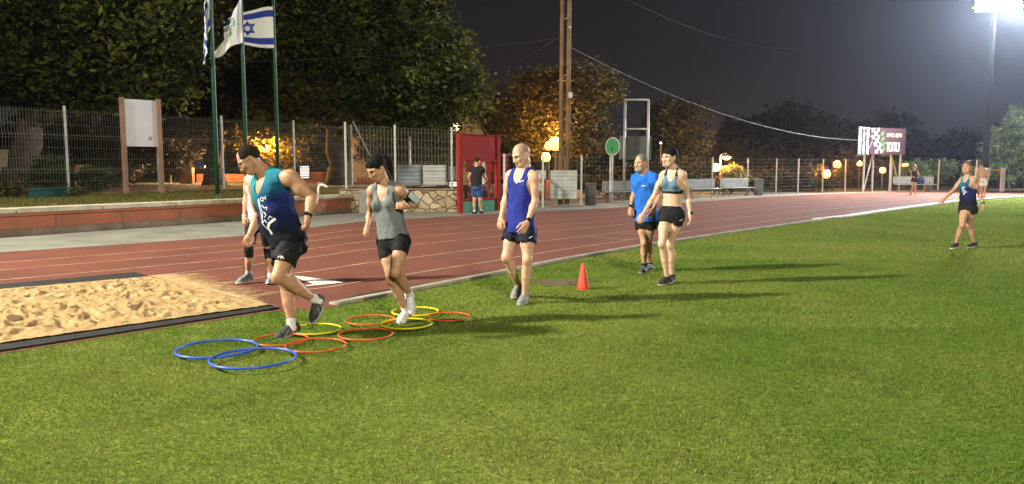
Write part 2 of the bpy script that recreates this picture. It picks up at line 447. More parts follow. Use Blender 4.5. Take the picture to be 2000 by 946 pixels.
# ------------------------------------------------------------------ grass blades over the nearer lawn
def kdepth_at(x, y):
    # ground point -> pixel column -> kerb depth along that column
    zc = y * CP + CAMH * SP
    px = CX + F * x / zc
    return np.interp(px, COLS, KC[:, 1])
def blades(n, y0, y1, hmin, hmax, wmin, wmax, pw=1.0):
    u = rng.random(n); y = np.sqrt(y0 ** 2 + u * (y1 ** 2 - y0 ** 2)) if pw == 1 else y0 + (y1 - y0) * u ** pw
    x = (rng.random(n) * 2 - 1) * .72 * (y + .2)
    ok = y < kdepth_at(x, y) - .03
    # lies outside the pit mat (already beyond the kerb) - keep
    x, y = x[ok], y[ok]; n = len(x)
    patch = fbm(x * .42 + 5, y * .42, 50, 4); lush = fbm(x * 1.7, y * 1.7, 60, 3); tuft = fbm(x * 7, y * 7, 70, 2)
    keep = rng.random(n) < .45 + .9 * tuft
    bare = np.hypot((x - .72) / .42, (y - 10.05) / .28)          # worn earth round the cone
    keep &= (bare > 1) | (rng.random(n) < .12)
    x, y, patch, lush, tuft = x[keep], y[keep], patch[keep], lush[keep], tuft[keep]; n = len(x)
    h = (hmin + (hmax - hmin) * rng.random(n)) * (.55 + 1.0 * lush)
    w = wmin + (wmax - wmin) * rng.random(n)
    an = rng.random(n) * 2 * np.pi; lean = h * (.35 + 1.1 * rng.random(n)); la = rng.random(n) * 2 * np.pi
    dx, dy = np.cos(an) * w / 2, np.sin(an) * w / 2; lx, ly = np.cos(la) * lean, np.sin(la) * lean
    V = np.zeros((n, 5, 3), np.float32)
    V[:, 0] = np.stack([x - dx, y - dy, np.zeros(n)], 1); V[:, 1] = np.stack([x + dx, y + dy, np.zeros(n)], 1)
    V[:, 2] = np.stack([x + dx * .8 + lx * .4, y + dy * .8 + ly * .4, h * .65], 1); V[:, 3] = np.stack([x - dx * .8 + lx * .4, y - dy * .8 + ly * .4, h * .65], 1)
    V[:, 4] = np.stack([x + lx, y + ly, h], 1)
    b = (np.arange(n) * 5)[:, None]
    Q = b + np.array([[0, 1, 2, 3]]); T = b + np.array([[3, 2, 4]])
    gA = np.array([.104, .172, .028]); gB = np.array([.180, .216, .044]); dry = np.array([.30, .265, .11]); dk = np.array([.055, .115, .018])
    t = np.clip((patch - .33) * 3.4, 0, 1)[:, None]
    c = gA * (1 - t) + gB * t
    cl = np.clip((vnoise(x * 2.1 + .5 * y, y * 2.6, 90) - .66) * 5, 0, 1) * (vnoise(x * .35, y * .35, 91) > .35); c = c * (1 - .15 * cl[:, None])
    r = rng.random(n); c = np.where((r < .03 + .10 * t[:, 0] ** 2)[:, None], dry * (.6 + .6 * rng.random(n))[:, None], c)
    r2 = rng.random(n); c = np.where((r2 < .22)[:, None], c * .6 + dk * .4, c)
    c = c * (.86 + .3 * rng.random(n))[:, None]
    C = np.repeat(c[:, None], 5, 1)
    return V.reshape(-1, 3), Q, T, C.reshape(-1, 3)
parts_ = [blades(300000, 3.3, 7.2, .009, .022, .003, .006), blades(250000, 7.2, 12.5, .010, .023, .005, .010), blades(140000, 12.5, 24, .012, .024, .010, .02), blades(100000, 24, 46, .014, .028, .02, .04)]
Vs, Qs, Ts, Cs, o_ = [], [], [], [], 0
for v, q, t, c in parts_:
    Vs.append(v); Qs.append(q + o_); Ts.append(t + o_); Cs.append(c); o_ += len(v)
M_blade = mat('grass blade', (.1, .15, .02), .9, spec=.04, attr='Col')
_nt = M_blade.node_tree; _df = _nt.nodes.new('ShaderNodeBsdfDiffuse'); _tl = _nt.nodes.new('ShaderNodeBsdfTranslucent'); _mx = _nt.nodes.new('ShaderNodeMixShader'); _mx.inputs[0].default_value = .3
_at = [n for n in _nt.nodes if n.type == 'ATTRIBUTE'][0]
_nt.links.new(_at.outputs['Color'], _df.inputs['Color']); _nt.links.new(_at.outputs['Color'], _tl.inputs['Color'])
_nt.links.new(_df.outputs[0], _mx.inputs[1]); _nt.links.new(_tl.outputs[0], _mx.inputs[2]); _nt.links.new(_mx.outputs[0], _nt.nodes['Material Output'].inputs['Surface'])
tag(mesh_np('grass', np.concatenate(Vs), [np.concatenate(Qs), np.concatenate(Ts)], M_blade, cols=np.concatenate(Cs)),
    'short mown green turf with dry yellowish patches', 'grass', kind='stuff')
# worn bare earth by the cone
vs = []; k = 40
for i in range(k):
    a = 2 * math.pi * i / k; rr = 1 + .25 * math.sin(3 * a) + .12 * math.sin(7 * a + 1)
    vs.append((.62 + .46 * rr * math.cos(a), 10.08 + .26 * rr * math.sin(a), .005))
tag(MB().add(vs, [tuple(range(k))]).build('bare_earth', mat('bare earth', (.10, .065, .035), .95, .5, 9, .8, 40)), None, None, kind='structure')
# ================================================================== RETAINING WALL, TERRACE
# the wall runs parallel to the track on the left: from out of frame to the stone wall
W0, W1 = g(-420, 494)[:2], g(692, 416)[:2]
wt_ = (W1 - W0) / np.linalg.norm(W1 - W0); wn_ = np.array([-wt_[1], wt_[0]])
wl_ = np.linalg.norm(W1 - W0); wang = math.atan2(wt_[1], wt_[0])
def wp(s, o, z): p = W0 + wt_ * s + wn_ * o; return (p[0], p[1], z)
def s_at(px, o=0.0):
    """distance along the wall line (offset o) where the pixel column px crosses it"""
    u = (px - CX) / F / CP
    d = np.array([u, 1.0]); b = W0 + wn_ * o
    A = np.array([[wt_[0], -d[0]], [wt_[1], -d[1]]]); s, t = np.linalg.solve(A, -b); return s
M_redwall = mat('red painted plaster', (.40, .125, .060), .85, .5, 1.6, .35, 30, col2=(.26, .10, .055))
M_cap = mat('stone coping', (.60, .54, .40), .85, .35, 3, .35, 30, col2=(.33, .28, .19))
M_ledge = mat('stained concrete', (.26, .19, .125), .9, .55, 2.2, .4, 30, col2=(.14, .095, .06))
wall = thing('retaining_wall', 'low red plastered retaining wall with pale stone coping along the track', 'wall', (*W0, 0))
def seg_boxes(mb, o0, o1, z0, z1, step, gap=.006):
    s = 0.0
    while s < wl_ - .01:
        e = min(wl_, s + step)
        m_ = (s + e) / 2; c = wp(m_, (o0 + o1) / 2, (z0 + z1) / 2)
        mb.box(c, (e - s - gap, o1 - o0, z1 - z0), wang); s = e
    return mb
seg_boxes(MB(), 0.0, .30, .0, .16, 3.1).build('plinth', M_ledge, wall, bevel=.015)
seg_boxes(MB(), .03, .32, .163, .44, 1.55, .012).build('panel', M_redwall, wall)
seg_boxes(MB(), -.015, .32, .443, .505, 2.4, .01).build('band', M_redwall, wall, bevel=.006)
seg_boxes(MB(), -.05, .42, .508, .62, 1.9, .014).build('coping', M_cap, wall, bevel=.018)
# terrace behind the wall (grass strip, then earth under the trees)
M_strip = mat('dry grass strip', (.105, .10, .032), .95, .5, 2.2, .8, 40, col2=(.16, .13, .05), spec=.05)
tb = MB()
q0, q1 = s_at(-700), wl_
A_ = [wp(q0, .40, .56), wp(wl_ + .1, .40, .56)]; B_ = [wp(q0, 4.2, .72), wp(wl_ + 9, 4.2, .72)]; C_ = [wp(q0 - 60, 80, .7), wp(wl_ + 40, 80, .7)]
st_edge = g(893, 414)[:2]
V = np.array([A_[0], A_[1], B_[1], B_[0]])
tag(mesh_np('grass_strip', V, np.array([[0, 1, 2, 3]]), M_strip), None, None, kind='structure')
V = np.array([B_[0], B_[1], (*g(905, 405)[:2] + np.array([2, 6]), .5), C_[1], C_[0]])
tag(mesh_np('terrace', V, np.array([[0, 1, 2, 3, 4]]), M_earth), None, None, kind='structure')
# sparse blades on the strip
def strip_blades(n):
    s = rng.random(n) * (wl_ - s_at(-60)) + s_at(-60); o = .45 + 3.6 * rng.random(n)
    p = W0 + wt_ * s[:, None] + wn_ * o[:, None]; z = .56 + (o - .4) / 3.8 * .16
    h = .03 + .06 * rng.random(n); w = .012 + .012 * rng.random(n); an = rng.random(n) * 6.28; la = rng.random(n) * 6.28
    V = np.zeros((n, 3, 3)); dx = np.stack([np.cos(an) * w, np.sin(an) * w], 1)
    V[:, 0, :2] = p - dx; V[:, 1, :2] = p + dx; V[:, 2, :2] = p + np.stack([np.cos(la), np.sin(la)], 1) * (h * .8)[:, None]
    V[:, :2, 2] = z[:, None]; V[:, 2, 2] = z + h
    c = np.where((rng.random(n) < .5)[:, None], np.array([.20, .16, .06]), np.array([.09, .11, .025])) * (.6 + .7 * rng.random(n))[:, None]
    return V.reshape(-1, 3), np.arange(3 * n).reshape(n, 3), np.repeat(c, 3, 0)
v, f, c = strip_blades(40000)
tag(mesh_np('grass', v, f, M_blade, cols=c), 'dry thin grass on the terrace above the red retaining wall', 'grass', kind='stuff')

# natural stone wall beside it
def stone_material():
    m = bpy.data.materials.new('rubble stone'); m.use_nodes = True; nt = m.node_tree; b = nt.nodes['Principled BSDF']
    b.inputs['Roughness'].default_value = .9
    tcn = nt.nodes.new('ShaderNodeTexCoord'); mp = nt.nodes.new('ShaderNodeMapping'); mp.inputs['Scale'].default_value = (3.5, 3.5, 4.6)
    nz = nt.nodes.new('ShaderNodeTexNoise'); nz.inputs['Scale'].default_value = 2.2
    mxv = nt.nodes.new('ShaderNodeMix'); mxv.data_type = 'VECTOR'; mxv.inputs[0].default_value = .16
    nt.links.new(tcn.outputs['Object'], mxv.inputs[4]); nt.links.new(nz.outputs['Color'], mxv.inputs[5]); nt.links.new(tcn.outputs['Object'], nz.inputs['Vector'])
    nt.links.new(mxv.outputs[1], mp.inputs[0])
    v1 = nt.nodes.new('ShaderNodeTexVoronoi'); v1.feature = 'DISTANCE_TO_EDGE'; v2 = nt.nodes.new('ShaderNodeTexVoronoi')
    for v_ in (v1, v2): nt.links.new(mp.outputs[0], v_.inputs['Vector']); v_.inputs['Scale'].default_value = 1
    r = nt.nodes.new('ShaderNodeValToRGB'); el = r.color_ramp.elements
    el[0].position = .0; el[0].color = (.27, .20, .12, 1); el[1].position = 1; el[1].color = (.46, .38, .25, 1)
    sp_ = nt.nodes.new('ShaderNodeSeparateColor'); nt.links.new(v2.outputs['Color'], sp_.inputs[0]); nt.links.new(sp_.outputs[0], r.inputs[0])
    n3 = nt.nodes.new('ShaderNodeTexNoise'); n3.inputs['Scale'].default_value = 14; n3.inputs['Detail'].default_value = 6; nt.links.new(tcn.outputs['Object'], n3.inputs['Vector'])
    mr = nt.nodes.new('ShaderNodeMapRange'); mr.inputs[3].default_value = .5; mr.inputs[4].default_value = 1.4; nt.links.new(n3.outputs['Fac'], mr.inputs[0])
    mm = nt.nodes.new('ShaderNodeMix'); mm.data_type = 'RGBA'; mm.blend_type = 'MULTIPLY'; mm.inputs[0].default_value = 1
    nt.links.new(r.outputs[0], mm.inputs[6]); nt.links.new(mr.outputs[0], mm.inputs[7])
    r2 = nt.nodes.new('ShaderNodeMapRange'); r2.inputs[1].default_value = .01; r2.inputs[2].default_value = .05; nt.links.new(v1.outputs['Distance'], r2.inputs[0])
    mj = nt.nodes.new('ShaderNodeMix'); mj.data_type = 'RGBA'; mj.inputs[6].default_value = (.15, .105, .065, 1)
    nt.links.new(r2.outputs[0], mj.inputs[0]); nt.links.new(mm.outputs[2], mj.inputs[7]); nt.links.new(mj.outputs[2], b.inputs['Base Color'])
    bp = nt.nodes.new('ShaderNodeBump'); bp.inputs['Strength'].default_value = 1; bp.inputs['Distance'].default_value = .06
    nt.links.new(r2.outputs[0], bp.inputs['Height']); nt.links.new(bp.outputs[0], b.inputs['Normal'])
    return m
M_stone = stone_material()
SA, SB = g(664, 416.5), g(897, 414.5)
sd = (SB - SA); sl = np.linalg.norm(sd); sang = math.atan2(sd[1], sd[0]); sn = np.array([-sd[1], sd[0], 0]) / sl
sw = thing('stone_wall', 'low rubble stone wall between the red retaining wall and the red frame', 'wall', (SA + SB) / 2)
mb = MB(); mb.box((SA + SB) / 2 + sn * .22 + np.array([0, 0, .37]), (sl, .44, .74), sang); mb.build('wall_body', M_stone, sw, bevel=.03)
mb = MB(); mb.box((SA + SB) / 2 + sn * .22 + np.array([0, 0, .765]), (sl + .04, .5, .05), sang); mb.build('coping', M_ledge, sw, bevel=.01)
pc = g(709.5, 417) + sn * .0
mb = MB(); mb.box(pc + np.array([0, 0, .385]), (.24, .14, .77), sang); 
tag(mb.build('utility_post', mat('grey green metal', (.20, .22, .19), .6, .2, 5), bevel=.01), 'plain grey green box post in front of the stone wall', 'post')

# ================================================================== FENCES
M_galv = mat('galvanised steel', (.42, .43, .40), .5, .25, 6, 0, metal=.25)
M_wire = mat('fence wire', (.17, .17, .14), .6, 0, metal=.2)
M_post = mat('weathered post', (.42, .41, .37), .6, .3, 5)
def wire_panel(A, B, za, zb, hA, hB, sv, hs, r, folds=(), bend=.05):
    """welded wire panel between A and B (xy): vertical wires sv apart, horizontal wires at heights hs (0..1)"""
    mb = MB(); A = np.array(A); B = np.array(B); L = np.linalg.norm(B - A); t = (B - A) / L; nn = np.array([-t[1], t[0]])
    n = max(2, int(L / sv))
    zs = [0.0]
    for f_ in folds: zs += [f_ - .035, f_, f_ + .035]
    zs += [1.0]
    for i in range(n + 1):
        k = i / n; p = A + (B - A) * k; z0 = za + (zb - za) * k; h = hA + (hB - hA) * k
        pts = []
        for q in zs:
            off = bend if q in folds else 0
            pts.append((p[0] - nn[0] * off, p[1] - nn[1] * off, z0 + q * h))
        mb.tube(pts, r, 3, cap=False)
    for q in hs:
        off = bend if q in folds else 0.0
        mb.tube([(A[0] - nn[0] * off, A[1] - nn[1] * off, za + q * hA), (B[0] - nn[0] * off, B[1] - nn[1] * off, zb + q * hB)], r * 1.25, 3, cap=False)
    return mb
# tall terrace fence, 4 m behind the wall
fen = thing('mesh_fence', 'tall folded wire mesh fence on the terrace behind the signboard and flagpoles', 'fence', wp(s_at(140, 4.0), 4.0, .72))
fpx = [-330, -95, 140, 316, 441, 579, 690, 803, 893]
FH = 2.42
for i, px in enumerate(fpx):
    s = s_at(px, 4.0); p = wp(s, 4.0, .66)
    mb = MB(); mb.box((p[0], p[1], .66 + (FH + .12) / 2), (.058, .058, FH + .12), wang); mb.build('post', M_post, fen, bevel=.006)
    if i:
        a = wp(s_at(fpx[i - 1], 4.0), 4.0, 0); b = wp(s, 4.0, 0)
        wire_panel(a[:2], b[:2], .74, .74, FH - .06, FH - .06, .075, [.0, .16, .26, .30, .42, .55, .66, .70, .82, .97], .0044, folds=(.28, .68)).build('wire_panel', M_wire, fen)
mb = MB(); a, b = wp(s_at(-330, 4.0), 4.0, .70), wp(s_at(893, 4.0), 4.0, .70); mb.beam(a, b, .18, .16); mb.build('footing', M_ledge, fen)
# fence standing on the stone wall
fe2 = thing('mesh_fence', 'wire mesh fence with two pale posts standing on the stone wall', 'fence', SA + sn * .3 + np.array([0, 0, .79]))
pts2 = []
for px, ty in ((676, 240), (772, 245), (884, 250)):
    k = (px - 664) / (897 - 664); p = SA + (SB - SA) * k + sn * .3
    h = (325 - ty) * p[1] / F + CAMH - .79
    pts2.append((p, h)); mb = MB(); mb.box((p[0], p[1], .79 + h / 2), (.07, .07, h), sang); mb.build('post', M_post, fe2, bevel=.006)
for (pa, ha), (pb, hb) in zip(pts2[:-1], pts2[1:]):
    wire_panel(pa[:2], pb[:2], .84, .84, ha - .15, hb - .15, .11, [0, .13, .27, .4, .53, .67, .8, .93, 1], .0042).build('wire_panel', M_wire, fe2)
mb = MB(); p0 = pts2[0][0]; mb.tube([(p0[0] + .25, p0[1] + .05, .80 + 2.2), (p0[0] + 1.25, p0[1] + .3, .85)], .025, 6); mb.build('brace', M_wire, fe2)
# low fence round the outside of the bend: white posts, wide horizontal wires
RF = [(985, 413), (1060, 406), (1135, 401), (1191, 396.5), (1300, 391), (1390, 387), (1459, 383), (1515, 380.5), (1558, 379), (1606, 377.5), (1650, 376.4), (1740, 374.0), (1832, 371.6), (1905, 370.2), (2010, 369), (2200, 367)]
fe3 = thing('wire_fence', 'long low wire fence with pale posts around the outside of the bend', 'fence', g(1459, 383))
prev = None
for px, py in RF:
    p = g(px, py); h = 1.95
    mb = MB(); mb.tube([p, p + np.array([0, 0, h])], .036 if py > 372 else .05, 7); mb.build('post', M_galv, fe3)
    if prev is not None:
        wire_panel(prev[:2], p[:2], .06, .06, h - .12, h - .12, .28 if p[1] < 40 else .45, [0, .1, .2, .3, .4, .5, .6, .7, .8, .9, 1], .0032).build('wire_panel', M_wire, fe3)
    prev = p

# ================================================================== FLAGPOLES AND FLAGS
M_pole = mat('dark green paint', (.012, .075, .045), .45, .25, 4)
def flagpole(pxb, pyb, label, top=9.5):
    # base on the terrace strip
    p = None
    for o in np.linspace(.6, 3.8, 60):
        s = s_at(pxb, o); w_ = wp(s, o, .56 + (o - .4) / 3.8 * .16)
        r_ = g(pxb, pyb, w_[2])
        if r_[1] < w_[1]: p = w_; break
    p = p or wp(s_at(pxb, 3.6), 3.6, .7)
    t = thing('flagpole', label, 'flagpole', p, 'green flagpoles on the terrace')
    mb = MB(); mb.tube([p, (p[0], p[1], p[2] + top)], [.062, .042], 12); mb.build('pole', M_pole, t, smooth=True)
    mb = MB(); mb.lathe((p[0], p[1], p[2] - .01), [(.13, 0), (.13, .03), (.08, .05), (.075, .14)], 12); mb.build('base_plate', M_pole, t)
    mb = MB(); mb.tube([(p[0] + .075, p[1] - .03, p[2] + 1.0), (p[0] + .06, p[1] - .02, p[2] + top - .1)], .006, 4); mb.build('rope', mat('halyard', (.35, .36, .32), .8), t)
    mb = MB(); mb.sphere((p[0], p[1], p[2] + top + .04), .06); mb.build('finial', M_galv, t)
    return p
fp1 = flagpole(428.5, 388, 'green flagpole nearest the signboard, first of the three')
fp2 = flagpole(486, 379, 'green flagpole between the two other flagpoles, hidden at its foot by a runner')
fp3 = flagpole(547, 372, 'green flagpole furthest from the signboard, behind the leaning man')

M_cloth_attr = mat('flag cloth', (.8, .8, .8), .85, attr='Col')
def flag_mesh(name, fn, colfn, label, nu=72, nv=56):
    """fn(u,v) -> world point (u along the fly, v down the hoist); two-sided sheet with a thickness of 3 mm"""
    u, v = np.meshgrid(np.linspace(0, 1, nu), np.linspace(0, 1, nv))
    P = fn(u, v); du = np.gradient(P, axis=1); dv = np.gradient(P, axis=0); nn = np.cross(du, dv); nn /= np.linalg.norm(nn, axis=-1)[..., None] + 1e-9
    C = colfn(u, v)
    V = np.concatenate([(P + nn * .0015).reshape(-1, 3), (P - nn * .0015).reshape(-1, 3)]); ii = np.arange(nu * nv).reshape(nv, nu); o = nu * nv
    q = np.stack([ii[:-1, :-1], ii[1:, :-1], ii[1:, 1:], ii[:-1, 1:]], -1).reshape(-1, 4)
    rim = np.concatenate([ii[0, :], ii[1:, -1], ii[-1, -2::-1], ii[-2:0:-1, 0]]); rn = np.roll(rim, -1)
    qs = np.concatenate([q, q[:, ::-1] + o, np.stack([rim, rn, rn + o, rim + o], 1)])
    ob = mesh_np(name, V, qs, M_cloth_attr, smooth=True, cols=np.concatenate([C.reshape(-1, 3)] * 2))
    return tag(ob, label, 'flag', 'flags flying on the green poles')
BLUE = np.array([.02, .045, .30]); WHT = np.array([.74, .74, .72])
def star_flag(u, v, asp=1.45):
    C = np.tile(WHT, u.shape + (1,)).astype(float)
    C[((v > .09) & (v < .25)) | ((v > .75) & (v < .91))] = BLUE
    x = (u - .5) * asp; y = v - .5; Rr = .215; wd = .032
    tri = lambda y_: np.maximum.reduce([y_, (-.5 * y_ + .866 * x), (-.5 * y_ - .866 * x)])
    for sg in (1, -1):
        d = tri(sg * y); C[(d < Rr / 2 + wd / 2 * 0 + .012) & (d > Rr / 2 - wd)] = BLUE
    return C
def emblem_flag(u, v):
    C = np.tile(WHT, u.shape + (1,)).astype(float)
    x = (u - .5) * 1.4; y = v - .5; r = np.hypot(x, y)
    k = (vnoise(u * 26, v * 20, 5) > .42) & (r < .27) & (r > .03)
    C[k] = np.array([.12, .28, .10]); C[(np.abs(y - .24) < .03) & (np.abs(x) < .2) & (vnoise(u * 40, v * 9, 9) > .4)] = np.array([.10, .25, .10])
    return C
# third flag streams to the left from its pole; top edge sags
Y3 = fp3[1]; sc3 = Y3 / F
def f3(u, v):
    # hoist at x=536 px (top 15, bottom 93); fly end around x=447, lower
    x = at(536, 50, Y3)[0] - u * 1.62; top = at(536, 15, Y3)[2]; H_ = 78 * sc3
    z = top - v * H_ * (1 - .12 * u) - .55 * u ** 1.6 * (1 - v) - .02 * u * v + .02 * np.sin(u * 9 + v * 2)
    y = Y3 - .12 + .12 * np.sin(u * 7.5 + v * 1.5) * u ** .5 - .35 * u
    return np.stack([x, y + 0 * v, z], -1)
flag_mesh('flag', f3, lambda u, v: star_flag(u, v, 1.5), 'white flag with blue stripes and star, spread out from the furthest pole')
# second flag hangs in a steep fold
Y2 = fp2[1]; sc2 = Y2 / F
def f2(u, v):
    tx, tz = at(475, 0, Y2)[0], at(475, -12, Y2)[2]
    H_ = 92 * sc2
    x = tx - .03 - u * (.30 + .55 * v) * .92 - .10 * v * u
    z = tz - v * H_ * (1 - .2 * u) - u * 1.15 * (1 - .25 * v) + .03 * np.sin(u * 6)
    y = Y2 - .1 - u * .35 + .16 * np.sin(u * 8 + v * 2.2) * u ** .4
    return np.stack([x, y, z], -1)
flag_mesh('flag', f2, emblem_flag, 'white flag with green emblem, drooping in a fold from the middle pole')
Y1 = fp1[1]
def f1(u, v):
    tx, tz = at(417, 0, Y1)[0], at(417, -25, Y1)[2]
    H_ = 88 * Y1 / F
    x = tx - .02 - .17 * np.abs(np.sin(u * 4.7)) * (.3 + .7 * v) - .07 * u
    z = tz - v * H_ * .92 - u * 1.0
    y = Y1 - .05 - .32 * np.abs(np.cos(u * 4.7 + .3)) - .2 * u + .08 * v
    return np.stack([x, y, z], -1)
flag_mesh('flag', f1, lambda u, v: star_flag(u, v, 1.5), 'narrow folded blue and white flag hanging limp beside the first pole')

# ================================================================== SIGNBOARD
M_wood = mat('weathered timber', (.23, .135, .085), .85, .4, 3, .3, 30)
M_board = mat('blank white board', (.60, .58, .58), .6, .12, 1.6, 0, col2=(.50, .48, .49))
pl = wp(s_at(247, 1.9), 1.9, .60); pr = wp(s_at(317, 1.9), 1.9, .60)
pl = np.array(pl); pr = g(317, 384, .62); pl = g(247, 386, .62)
sb = thing('signboard', 'blank white signboard on two brown timber posts before the fence', 'signboard', (pl + pr) / 2)
tl = at(237, 190, pl[1])[2]; tr = at(312, 194, pr[1])[2]
mb = MB(); mb.beam(pl - [0, 0, .05], (pl[0], pl[1], tl), .12); mb.build('post', M_wood, sb, bevel=.008)
mb = MB(); mb.beam(pr - [0, 0, .05], (pr[0], pr[1], tr), .12); mb.build('post', M_wood, sb, bevel=.008)
bd = (pr - pl); bl = np.linalg.norm(bd[:2]); ba = math.atan2(bd[1], bd[0])
zt = at(243, 193, pl[1])[2]; zb_ = at(247, 286, pl[1])[2]
c = (pl + pr) / 2; bn = np.array([bd[1], -bd[0], 0]) / bl
mb = MB(); mb.box((c[0] + bn[0] * .0, c[1] + bn[1] * .0, (zt + zb_) / 2), (bl - .125, .03, zt - zb_), ba); mb.build('board', M_board, sb, bevel=.004)
mb = MB(); sp2 = c + bn * .0165; mb.prism([(.06 * math.cos(a) * (1 + .4 * math.sin(3 * a)), .08 * math.sin(a) * (1 + .3 * math.cos(2 * a))) for a in np.linspace(0, 6.1, 14)], (sp2[0] + .16, sp2[1] + .16 * bd[1] / bd[0], zb_ + .24), (bd[0] / bl, bd[1] / bl, 0), (0, 0, 1), .001); mb.build('stain', mat('grey stain', (.25, .25, .28), .8), sb)

# ================================================================== TREES
M_bark = mat('bark', (.075, .055, .04), .95, .5, 5, .8, 18)
def leaf_material(name, rough=.7, trans=.25):
    m = mat(name, (.06, .08, .02), rough, attr='Col', spec=.2)
    nt = m.node_tree; b = nt.nodes['Principled BSDF']; out = nt.nodes['Material Output']
    tr = nt.nodes.new('ShaderNodeBsdfTranslucent'); a = nt.nodes.new('ShaderNodeAttribute'); a.attribute_name = 'Col'
    nt.links.new(a.outputs['Color'], tr.inputs['Color']); ms = nt.nodes.new('ShaderNodeMixShader'); ms.inputs[0].default_value = trans
    nt.links.new(b.outputs[0], ms.inputs[1]); nt.links.new(tr.outputs[0], ms.inputs[2]); nt.links.new(ms.outputs[0], out.inputs['Surface'])
    return m
M_leaf = leaf_material('leaf')
def crown(lobes, n, leaf, pal, seed, clump=.35, squash=.75, per=22):
    """leaf quads gathered in clumps scattered through ellipsoid lobes [(c, r), ...]"""
    r_ = np.random.default_rng(seed); vol = np.array([l[1][0] * l[1][1] * l[1][2] for l in lobes]) ** .75; vol = vol / vol.sum()
    nc = n // per
    li = r_.choice(len(lobes), nc, p=vol)
    Cn = np.array([l[0] for l in lobes])[li]; Rd = np.array([l[1] for l in lobes])[li]
    d = r_.normal(size=(nc, 3)); d /= np.linalg.norm(d, axis=1)[:, None]; rad = r_.random(nc) ** .42
    cc = Cn + d * Rd * rad[:, None] * (.85 + .3 * r_.random(nc))[:, None]
    shade = .65 + .7 * r_.random(nc); pi = r_.random(nc)
    cc = np.repeat(cc, per, 0); N = len(cc)
    cs = clump * (.6 + .8 * np.repeat(r_.random(nc), per))
    p = cc + r_.normal(size=(N, 3)) * cs[:, None] * np.array([1, 1, squash]) * .6
    a = r_.normal(size=(N, 3)); a[:, 2] *= .6; a /= np.linalg.norm(a, axis=1)[:, None]
    b = np.cross(a, r_.normal(size=(N, 3))); b /= np.linalg.norm(b, axis=1)[:, None]
    s = leaf * (.55 + .9 * r_.random(N))[:, None]
    V = np.stack([p - a * s * .5, p + b * s * .24, p + a * s * .55, p - b * s * .24], 1).reshape(-1, 3)
    pal = np.array(pal); k = (np.repeat(pi, per) * .7 + .3 * r_.random(N)) * (len(pal) - 1e-3)
    k0 = np.floor(k).astype(int); k1 = np.minimum(k0 + 1, len(pal) - 1); f = (k - k0)[:, None]
    c = (pal[k0] * (1 - f) + pal[k1] * f) * (np.repeat(shade, per) * (.75 + .5 * r_.random(N)))[:, None]
    return V, np.arange(4 * N).reshape(N, 4), np.repeat(c, 4, 0)
def limb(mb, a, b, ra, rb, seed, n=6, wob=.12):
    r_ = random.Random(seed); a = Vector([float(k) for k in a]); b = Vector([float(k) for k in b]); L = (b - a).length; pts = []; rs = []
    for i in range(n + 1):
        t = i / n; p = a.lerp(b, t)
        if 0 < i < n: p += Vector((r_.uniform(-1, 1), r_.uniform(-1, 1), r_.uniform(-.4, .4))) * L * wob * .5
        pts.append(p); rs.append(ra + (rb - ra) * t ** .8)
    mb.tube(pts, rs, 9); return pts
def tree(name, label, base, trunk_top, r0, r1, lobes, n, leaf, pal, seed, clump=.4, group='trees around the sports ground', per=22, limbs=True, flare=True):
    t = thing(name, label, 'tree', base, group)
    mb = MB(); pts = limb(mb, base, trunk_top, r0, r1, seed, 7, .08)
    if flare: mb.tube([Vector(base) - Vector((0, 0, .1)), Vector(base) + Vector((0, 0, .25)), Vector(base) + Vector((0, 0, .8))], [r0 * 1.5, r0 * 1.2, r0 * .98], 10)
    if limbs:
        for k, (c, r) in enumerate(lobes):
            st = pts[-1 - (k % 3)]
            limb(mb, st, Vector([float(q) for q in c]) + Vector((0, 0, -.2 * r[2])), r1 * .75, r1 * .16, seed + k + 1, 6, .16)
            for q in range(3):
                rr = random.Random(seed * 31 + k * 7 + q)
                c2 = Vector([float(w) for w in c]); e2 = c2 + Vector((rr.uniform(-.8, .8) * r[0], rr.uniform(-.8, .8) * r[1], rr.uniform(-.3, .8) * r[2]))
                limb(mb, st.lerp(c2, .6), e2, r1 * .28, r1 * .06, seed + k * 3 + q, 4, .2)
    mb.build('trunk', M_bark, t, smooth=True)
    v, f, c = crown(lobes, n, leaf, pal, seed, clump, per=per)
    mesh_np('crown', v, f, M_leaf, t, cols=c)
    return t
PAL_OL = [(.010, .014, .004), (.017, .024, .005), (.030, .042, .007), (.070, .088, .012), (.125, .130, .018)]
PAL_BR = [(.018, .014, .006), (.034, .026, .009), (.058, .044, .014)]
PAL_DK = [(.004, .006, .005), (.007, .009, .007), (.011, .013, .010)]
PAL_GR = [(.05, .10, .045), (.10, .16, .07), (.17, .24, .10), (.24, .29, .12)]
def L_(px, py, Y, rx, ry, rz): return (at(px, py, Y), (rx, ry, rz))
# the big tree at far left
Yt = 25.5; b = at(40, 372, Yt); b[2] = .7
tree('broad_leaved_tree', 'huge leafy tree with a leaning trunk at the left edge behind the fence', b, at(68, 205, Yt + .2), .52, .38,
     [L_(-70, 40, Yt, 2.7, 2.6, 1.9), L_(60, 70, Yt - .4, 2.6, 2.4, 1.9), L_(190, 60, Yt - .6, 2.3, 2.2, 2.0), L_(290, 90, Yt, 1.8, 2.2, 1.9), L_(340, 35, Yt + .6, 1.5, 2, 1.6),
      L_(130, -40, Yt, 3.0, 2.6, 2.2), L_(-40, -70, Yt, 3, 2.6, 2.4), L_(180, 165, Yt - .8, 1.5, 1.4, 1.0), L_(60, 150, Yt - 1.0, 1.5, 1.4, .9), L_(-60, 150, Yt, 1.8, 1.8, 1.2), L_(300, 160, Yt + .5, 1.3, 1.5, 1.0), L_(270, -20, Yt + .4, 1.8, 2, 1.5)],
     52000, .22, PAL_OL, 11, .46, per=40)
